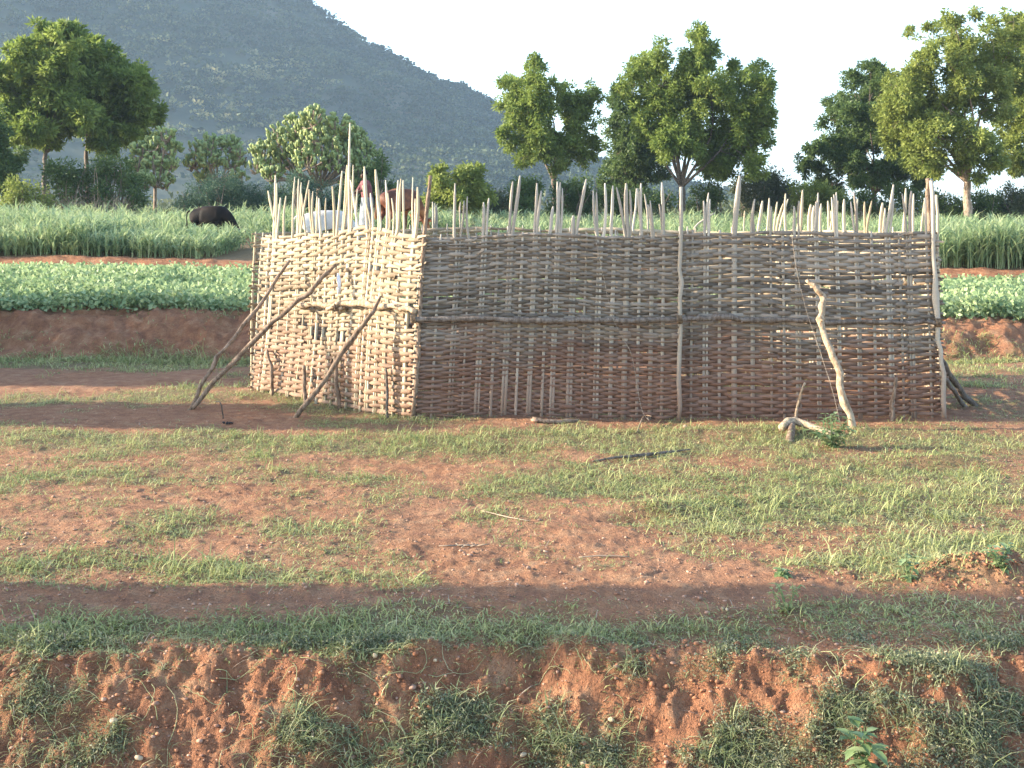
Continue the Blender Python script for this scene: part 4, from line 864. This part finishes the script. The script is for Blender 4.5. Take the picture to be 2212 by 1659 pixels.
# weeds ------------------------------------------------------------------------
def bank_pt(u, v):
    for Y in np.arange(4.1, 7, .004):
        x = (u - 1106) * Y / F
        if EYE - (v - HOR) * Y / F <= gz(x, Y): return np.array([x, Y, gz(x, Y)])
    return lying(u, v)
def weed(label, c, h, nst, nlv, ll, lw, spread=.5, mt='weed', name='weed'):
    t = thing(name, label, 'weed', c); sm = MB(); lm = MB()
    for q in range(nst):
        d = unit(np.array([R.normal() * spread, R.normal() * spread * .6, 1.]))
        e = c + d * h * R.uniform(.7, 1.0); s = spline([c - [0, 0, .01], (c + e) / 2 + R.normal(size=3) * h * .06, e], 7); tube(sm, s, np.linspace(.003, .0015, 7), 5, .7, cap=False)
        pb = np.concatenate([s[1 + (k * 6) // nlv][None] + R.normal(size=(1, 3)) * .003 for k in range(nlv)]); 
        dirs = np.stack([np.cos(np.arange(nlv) * 2.4 + q), np.sin(np.arange(nlv) * 2.4 + q), R.uniform(-.5, .35, nlv)], 1)
        # each leaf: pointed oval of two halves
        dd = unit(dirs); side = unit(np.cross(dd, [0, 0, 1.])); L = R.uniform(.7, 1.15, (nlv, 1)) * ll; Wd = L * lw / ll
        V = np.stack([pb, pb + dd * L * .3 + side * Wd * .5 + [0, 0, .15] * Wd, pb + dd * L * .65 + side * Wd * .42 + [0, 0, .12] * Wd, pb + dd * L - [0, 0, .1] * L, pb + dd * L * .65 - side * Wd * .42 + [0, 0, .12] * Wd, pb + dd * L * .3 - side * Wd * .5 + [0, 0, .15] * Wd, ], 1)
        V = np.concatenate([V, (pb + dd * L * .5)[:, None]], 1).reshape(-1, 3); i = np.arange(nlv)[:, None] * 7
        lm.add(V, [np.concatenate([i + np.array([[a, b_, 6]]) for a, b_ in ((0, 1), (1, 2), (2, 3), (3, 4), (4, 5), (5, 0))])], np.repeat(np.clip(R.normal(.55, .2, nlv), 0, 1), 7))
    sm.build('stem', M['weed'], t); lm.build('leaf_cluster', M[mt], t, True); return t
weed('tall broad-leaved weed with pale green leaves at the bottom right', bank_pt(1872, 1690), .235, 5, 11, .082, .040, .30)
weed('bushy green weed in front of the crooked prop', lying(1800, 965), .27, 22, 12, .055, .028, .6)
weed('upright bright weed beside the dark spoil heap', lying(1965, 1258), .13, 5, 8, .05, .028, .4)
weed('weed with feathery leaves on the shaded track', lying(1700, 1325), .15, 8, 10, .04, .014, .5, 'grass')
weed('dark leafy weed behind the spoil heap at the right edge', lying(2165, 1265), .14, 8, 9, .05, .026, .5)
weed('small rosette weed on the bare ground below the right panel', lying(1690, 1245), .05, 8, 5, .05, .022, 1.2)

# ------------------------------------------------------------------ grass, creeper, gravel (uncountable)
def grass_on(n, y0, y1, hmin, hmax, nb, wid, thr, seed, spread=.05, lean=.55, xs=.68, power=1.6):
    n = int(n * 1.48)
    y = y0 + (y1 - y0) * R.uniform(0, 1, n) ** power; x = R.uniform(-xs, xs, n) * y
    g = greenness(x, y); k = R.uniform(0, 1, n) < np.clip((g - thr) * 1.6, 0, 1); x, y, g = x[k], y[k], g[k]
    m = len(x); tall = (1 - .35 * smooth(4.95, 5.1, y) * (1 - smooth(5.5, 5.9, y))) * (.6 + .55 * np.clip(g, 0, 1) + .3 * fbm(x * 1.4, y * 1.4, 2, seed))
    i = np.repeat(np.arange(m), nb); q = len(i)
    bx_ = x[i] + R.normal(size=q) * spread; by_ = y[i] + R.normal(size=q) * spread
    d = np.stack([R.normal(size=q) * lean, R.normal(size=q) * lean, np.ones(q)], 1)
    L = R.uniform(hmin, hmax, q) * tall[i] * np.where(R.uniform(0, 1, q) < .06, 1.8, 1)
    tn = np.clip(R.normal(.42, .2, q) + .15 * fbm(x * .9, y * .9, 2, 77)[i] + .35 * (R.uniform(0, 1, q) < .1), 0, 1)
    return np.stack([bx_, by_, ground(bx_, by_) - .004], 1), d, L, wid * R.uniform(.6, 1.2, q), R.uniform(.3, 1.1, q), tn
mb = MB()
blades(mb, *grass_on(26000, 5.0, 13.4, .018, .06, 7, .0055, .20, 61, .06, .85, power=1.3))     # low mat of blades
blades(mb, *grass_on(4000, 5.05, 13.4, .05, .12, 9, .006, .62, 62, .028, .5))                 # taller tufts
blades(mb, *grass_on(3400, 13.2, 16.3, .05, .12, 8, .010, .25, 63, .07, .6))
blades(mb, *grass_on(2600, 15.8, 17.2, .06, .16, 7, .012, .04, 64, .07, .7))
blades(mb, *grass_on(2600, 5.2, 10.5, .03, .09, 5, .005, .05, 65, .02, .7))                      # stray sprigs on bare soil
o = mb.build('grass', M['grass']); kind(o, 'stuff'); o['label'] = 'patchy short grass on the red soil'
mb = MB()
blades(mb, *grass_on(9500, 4.2, 5.2, .03, .075, 7, .0032, .22, 66, .03, 1.1))
blades(mb, *grass_on(2600, 4.2, 5.1, .05, .12, 8, .0042, .4, 67, .015, .7))
blades(mb, *grass_on(3000, 4.2, 5.3, .05, .15, 3, .0032, .02, 68, .010, 1.1))
for q in range(150):                                     # runners that creep over the bank
    y0_ = R.uniform(4.3, 5.1); x0_ = R.uniform(-.46, .46) * y0_; a_ = R.uniform(0, 6.28); L_ = R.uniform(.08, .32); tt = np.linspace(0, 1, 9)
    a_ = a_ + tt * R.normal() * 1.6; px_ = x0_ + np.cumsum(np.cos(a_)) * L_ / 9; py_ = y0_ + np.cumsum(np.sin(a_)) * L_ / 9 * .7
    tube(mb, np.stack([px_, py_, ground(px_, py_) + .006 + .03 * np.sin(tt * 3.1) * R.uniform(0, 1)], 1), np.linspace(.0016, .0009, 9), 4, R.uniform(.5, 1), cap=False)
o = mb.build('bank_grass', M['bank_grass']); kind(o, 'stuff'); o['label'] = 'wiry grass tufts hanging on the near bank'
# creeping small-leaved cover on the bank
n = 13000; y = R.uniform(4.2, 5.15, n); x = R.uniform(-.68, .68, n) * y; g = greenness(x, y) + .3 * smooth(.2, 1.2, x) - .2; k = R.uniform(0, 1, n) < np.clip((g - .45) * 2, 0, 1); x, y = x[k], y[k]
per = 26; i = np.repeat(np.arange(len(x)), per); q = len(i); px = x[i] + R.normal(size=q) * .022; py = y[i] + R.normal(size=q) * .022
mb = MB(); leaves(mb, np.stack([px, py, ground(px, py) + np.abs(R.normal(size=q)) * .016], 1), R.normal(size=(q, 3)) + [0, -.2, .5], R.uniform(.008, .018, q), R.uniform(.004, .008, q), np.clip(R.normal(.42, .22, q), 0, 1))
o = mb.build('creeper', M['cover']); kind(o, 'stuff'); o['label'] = 'dark small-leaved creeper spreading over the near bank'
# dry straw litter
n = 5200; y = 4.3 + 8 * R.uniform(0, 1, n) ** 2.2; x = R.uniform(-.46, .46, n) * y; g = greenness(x, y); k = R.uniform(0, 1, n) < np.clip(g, .12, .8); x, y = x[k], y[k]; n = len(x)
a = R.uniform(0, 6.28, n); mb = MB(); blades(mb, np.stack([x, y, ground(x, y) + .004], 1), np.stack([np.cos(a), np.sin(a), R.uniform(.0, .5, n)], 1), R.uniform(.03, .12, n), R.uniform(.002, .0035, n), R.uniform(.1, .5, n), R.uniform(.5, 1, n))
o = mb.build('straw_litter', M['dry']); kind(o, 'stuff'); o['label'] = 'dry straw and stalks scattered over the soil'
# gravel and clods
n = 21000; y = 4.25 + 7.5 * R.uniform(0, 1, n) ** 1.9; x = R.uniform(-.66, .66, n) * y
g = greenness(x, y); k = R.uniform(0, 1, n) < np.clip(1.0 - g * .7, .08, 1); x, y = x[k], y[k]; n = len(x)
s = .0042 * np.exp(R.normal(size=n) * .55); s = np.clip(s, .002, .016)
mb = MB(); rocks(mb, np.stack([x, y, ground(x, y) + s * .25], 1), s, np.clip(R.normal(.42, .2, n) + .4 * (R.uniform(0, 1, n) < .06), 0, 1))
o = mb.build('gravel', M['clod']); kind(o, 'stuff'); o['label'] = 'fine gravel and soil crumbs on the bare track'
n = 4500; y = R.uniform(4.2, 5.15, n); x = R.uniform(-.47, .47, n) * y; s = np.clip(.0045 * np.exp(R.normal(size=n) * .6), .002, .016)
c0 = np.stack([R.normal(2.33, .25, 500), R.normal(5.95, .12, 500)], 1)
x = np.concatenate([x, c0[:, 0]]); y = np.concatenate([y, c0[:, 1]]); s = np.concatenate([s, R.uniform(.003, .012, 500)])
mb = MB(); rocks(mb, np.stack([x, y, ground(x, y) + s * .2], 1), s, np.clip(R.normal(.35, .18, len(x)), 0, 1), .9)
o = mb.build('clods', M['clod_red']); kind(o, 'stuff'); o['label'] = 'loose soil clods on the bank and the spoil heap'

# ------------------------------------------------------------------ cattle
def skin_mesh(name, joints, edges, mt, parent, sub=2, root=0):
    me = bpy.data.meshes.new(name); me.from_pydata([j[:3] for j in joints], edges, []); me.materials.append(mt)
    o = bpy.data.objects.new(name, me); COL.objects.link(o); o.parent = parent
    o.modifiers.new('skin', 'SKIN').use_smooth_shade = True
    me.attributes.new('tint', 'FLOAT', 'POINT')
    for v, j in zip(me.skin_vertices[0].data, joints):
        r = j[3]; v.radius = r if isinstance(r, tuple) else (r, r)
    me.skin_vertices[0].data[root].use_root = True
    s = o.modifiers.new('smooth', 'SUBSURF'); s.levels = sub; s.render_levels = sub
    return o
def cow(label, loc, yaw, scale, hide, graze, name='cow'):
    t = thing(name, label, 'cow', loc, 'cattle in the field'); t.rotation_euler = (0, 0, yaw); t.scale = (scale,) * 3
    J = [(-.66, 0, 1.06, .13), (-.48, 0, 1.02, (.25, .24)), (-.2, 0, .96, (.28, .31)), (.1, 0, .95, (.28, .32)), (.38, 0, .97, (.25, .30)), (.56, 0, 1.0, (.19, .25))]
    E = [(i, i + 1) for i in range(5)]
    if graze: nk = [(.76, 0, .84, (.12, .17)), (.92, 0, .62, (.09, .13)), (1.04, 0, .42, (.10, .11)), (1.13, 0, .25, (.075, .08)), (1.17, 0, .14, (.06, .065))]
    else: nk = [(.74, 0, 1.1, (.12, .17)), (.90, 0, 1.2, (.09, .13)), (1.04, 0, 1.24, (.10, .11)), (1.2, 0, 1.14, (.075, .08)), (1.3, 0, 1.07, (.06, .065))]
    k0 = len(J); J += nk; E += [(5, k0)] + [(k0 + i, k0 + i + 1) for i in range(4)]
    J.append((.34, 0, 1.24, .10)); E.append((4, len(J) - 1))                     # hump
    for s in (1, -1):
        k = len(J); J += [(-.50, s * .15, .80, .13), (-.40, s * .17, .64, .095), (-.57, s * .16, .40, .05), (-.54, s * .16, .12, .036), (-.51, s * .16, .03, .045)]; E += [(1, k)] + [(k + i, k + i + 1) for i in range(4)]
        k = len(J); J += [(.42, s * .15, .76, .12), (.38, s * .15, .58, .075), (.41, s * .15, .34, .048), (.40, s * .15, .11, .034), (.43, s * .15, .03, .043)]; E += [(4, k)] + [(k + i, k + i + 1) for i in range(4)]
    skin_mesh('body', J, E, hide, t, root=3)
    H = np.array(nk[2][:3]); fw = unit(np.array(nk[3][:3]) - H); up = unit(np.cross(fw, [0, 1, 0])) * (1 if np.cross(fw, [0, 1, 0])[2] > 0 or graze else -1)
    if up[2] < 0 and not graze: up = -up
    if graze: up = np.array([.8, 0, .55])
    for s in (1, -1):
        b = MB(); c = H + up * .07 + np.array([0, s * .05, 0]); tube(b, spline([c, c + up * .08 + [0, s * .08, 0], c + up * .22 + [0, s * .09, 0]], 7), np.linspace(.024, .005, 7), 7); b.build('horn', M['horn'], t, True, origin=(0, 0, 0))
        b = MB(); c = H + np.array([0, s * .08, 0]) + up * .01; tube(b, spline([c, c + [-.02, s * .10, .0], c + [-.03, s * .2, -.04]], 6), [.018, .04, .05, .045, .03, .006], 7, flat=.35); b.build('ear', hide, t, True, origin=(0, 0, 0))
    b = MB(); tube(b, spline([(-.74, 0, 1.1), (-.84, .01, 1.0), (-.85, .03, .7), (-.84, .03, .42)], 10), [.035, .03, .025, .02, .018, .018, .02, .035, .04, .012], 7); b.build('tail', hide, t, True, origin=(0, 0, 0))
    return t
def put(u, Y): x = (u - 1106) * Y / F; return (x, Y, gz(x, Y) - .01)
cow('black cow with small white flecks, grazing in the tall crop', put(452, 31), math.radians(-16), .78, M['hide_black'], True)
cow('reddish brown cow with a pale rump, behind the stakes at the person\'s right', put(862, 31.5), math.radians(52), .98, M['hide_brown'], True)
cow('white cow with its head down, half hidden behind the stakes left of the person', put(700, 27.0), math.radians(12), .79, M['hide_white'], True)

# ------------------------------------------------------------------ the herder
pb = put(793, 32.0); pr = thing('person', 'person in dusty red shirt and grey wrap, bending an arm forward among the cattle', 'person', pb)
pr.rotation_euler = (0, 0, math.radians(205))            # local +x is the way the person faces (towards the left)
tot = (EYE - (370 - HOR) * 32.0 / F) - pb[2]; pr.scale = (tot / 1.72,) * 3
J = [(0, 0, .94, (.15, .12)), (.01, 0, 1.08, (.135, .105)), (.03, 0, 1.24, (.15, .11)), (.05, 0, 1.38, (.16, .10)), (.06, 0, 1.47, .055), (.075, 0, 1.53, .055), (.085, 0, 1.60, (.078, .092)), (.085, 0, 1.67, (.07, .085))]
E = [(i, i + 1) for i in range(7)]
hands = []
for s in (1, -1):
    k = len(J); J += [(0, s * .09, .86, .095), (.02, s * .10, .50, .058), (-.01, s * .10, .12, .04), (-.02, s * .10, .05, .042), (.12, s * .11, .03, .032)]; E += [(0, k)] + [(k + i, k + i + 1) for i in range(4)]
    k = len(J)
    arm = [(.06, s * .20, 1.38, .055), (.22, s * .22, 1.18, .042), (.44, s * .16, 1.12, .031), (.52, s * .14, 1.11, (.022, .038))] if s > 0 else [(.06, s * .20, 1.38, .055), (.20, s * .24, 1.16, .042), (.38, s * .18, 1.0, .031), (.45, s * .16, .97, (.022, .038))]
    J += arm; E += [(3, k)] + [(k + i, k + i + 1) for i in range(3)]; hands.append((k + 3, s))
for k, s in hands:
    w = np.array(J[k][:3]); d = unit(w - np.array(J[k - 1][:3]))
    for f in range(4):
        a = len(J); o_ = np.array([0, s * 0, 0]) + np.array([0, 1, 0]) * (f - 1.5) * .019; L = (.075, .085, .08, .062)[f]
        J += [tuple(w + d * .035 + o_) + (.009,), tuple(w + d * (.035 + L * .55) + o_ - np.array([0, 0, .012])) + (.0085,), tuple(w + d * (.035 + L * .9) + o_ - np.array([0, 0, .04])) + (.007,)]; E += [(k, a), (a, a + 1), (a + 1, a + 2)]
    a = len(J); J += [tuple(w + np.array([0, -s * .035, .0]) + d * .005) + (.011,), tuple(w + np.array([0, -s * .06, -.01]) + d * .035) + (.009,), tuple(w + np.array([0, -s * .06, -.02]) + d * .06) + (.008,)]; E += [(k, a), (a, a + 1), (a + 1, a + 2)]
a = len(J); J.append((.185, 0, 1.585, .018)); E.append((6, a))                       # nose
skin_mesh('body', J, E, M['skin'], pr)
def loft(name, rings, mt, seg=18):
    b = MB(); V = []
    for (x, y, z, rx, ry) in rings:
        th = np.arange(seg) * 2 * math.pi / seg; w = 1 + .05 * np.sin(th * 5 + z * 20); V.append(np.stack([x + rx * np.cos(th) * w, y + ry * np.sin(th) * w, np.full(seg, z)], 1))
    V = np.concatenate(V); n = len(rings); i = np.arange(n - 1)[:, None] * seg; j = np.arange(seg)[None]; j2 = (j + 1) % seg
    b.add(V, np.stack([i + j, i + j2, i + seg + j2, i + seg + j], -1).reshape(-1, 4)); return b.build(name, mt, pr, True, origin=(0, 0, 0))
loft('shirt', [(0, 0, .90, .15, .20), (0, 0, 1.0, .15, .19), (.02, 0, 1.18, .15, .19), (.035, 0, 1.32, .145, .215), (.05, 0, 1.41, .12, .21), (.055, 0, 1.455, .09, .13), (.06, 0, 1.47, .065, .07)], M['cloth_red'])
loft('wrap', [(.02, 0, .25, .20, .24), (.02, 0, .5, .18, .23), (.01, 0, .75, .17, .215), (0, 0, .9, .165, .21), (0, 0, 1.0, .16, .20)], M['cloth_grey'])
for s in (1, -1):
    k = [q for q, ss in hands if ss == s][0]; b = MB(); tube(b, spline([np.array(J[k - 3][:3]) + [0, -s * .04, .01], J[k - 3][:3], (np.array(J[k - 3][:3]) + np.array(J[k - 2][:3])) / 2, J[k - 2][:3]], 7), [.075, .085, .078, .07, .066, .062, .06], 10, cap=False, wob=.04); b.build('sleeve', M['cloth_red'], pr, True, origin=(0, 0, 0))
    b = MB(); rocks(b, np.array([[.158, s * .032, 1.625]]), np.array([.012]), .5, 1); b.build('eye', M['charcoal'], pr, True, origin=(0, 0, 0))
    b = MB(); tube(b, [(.08, s * .085, 1.64), (.075, s * .10, 1.61), (.08, s * .088, 1.575)], [.012, .02, .012], 7, flat=.5); b.build('ear', M['skin'], pr, True, origin=(0, 0, 0))
b = MB(); tube(b, [(.163, -.025, 1.55), (.172, 0, 1.548), (.163, .025, 1.55)], [.005, .009, .005], 6); b.build('mouth', M['hide_brown'], pr, True, origin=(0, 0, 0))
b = MB(); rr = unit(R.normal(size=(700, 3))); rr[:, 2] = np.abs(rr[:, 2]) * 1.0; rr = rr[(rr[:, 0] < .55)]; rocks(b, np.array([.075, 0, 1.645]) + rr * [.098, .088, .095], np.full(len(rr), .014), .5, 1); b.build('hair', M['hair'], pr, origin=(0, 0, 0))

# ------------------------------------------------------------------ the air between here and the hill
HZD = 0.00036
hm = bpy.data.materials.new('air'); hm.use_nodes = True; nt = hm.node_tree; nt.nodes.remove(nt.nodes['Principled BSDF'])
pv_ = nt.nodes.new('ShaderNodeVolumePrincipled'); pv_.inputs['Color'].default_value = (.48, .66, .85, 1); pv_.inputs['Density'].default_value = HZD; pv_.inputs['Anisotropy'].default_value = .1
nt.links.new(pv_.outputs[0], nt.nodes['Material Output'].inputs['Volume'])
hb = MB(); x0, x1, y0, y1, z0, z1 = -36000, 36000, -110, 4200, -8, 236
x0, x1 = -37000, 37000
v8 = np.array([[x0, y0, z0], [x1, y0, z0], [x1, y1, z0], [x0, y1, z0], [x0, y0, z1], [x1, y0, z1], [x1, y1, z1], [x0, y1, z1]], float)
hb.add(v8, np.array([[0, 3, 2, 1], [4, 5, 6, 7], [0, 1, 5, 4], [1, 2, 6, 5], [2, 3, 7, 6], [3, 0, 4, 7]]))
haze = hb.build('haze', hm); kind(haze, 'stuff'); haze['label'] = 'thin bluish haze in the air'
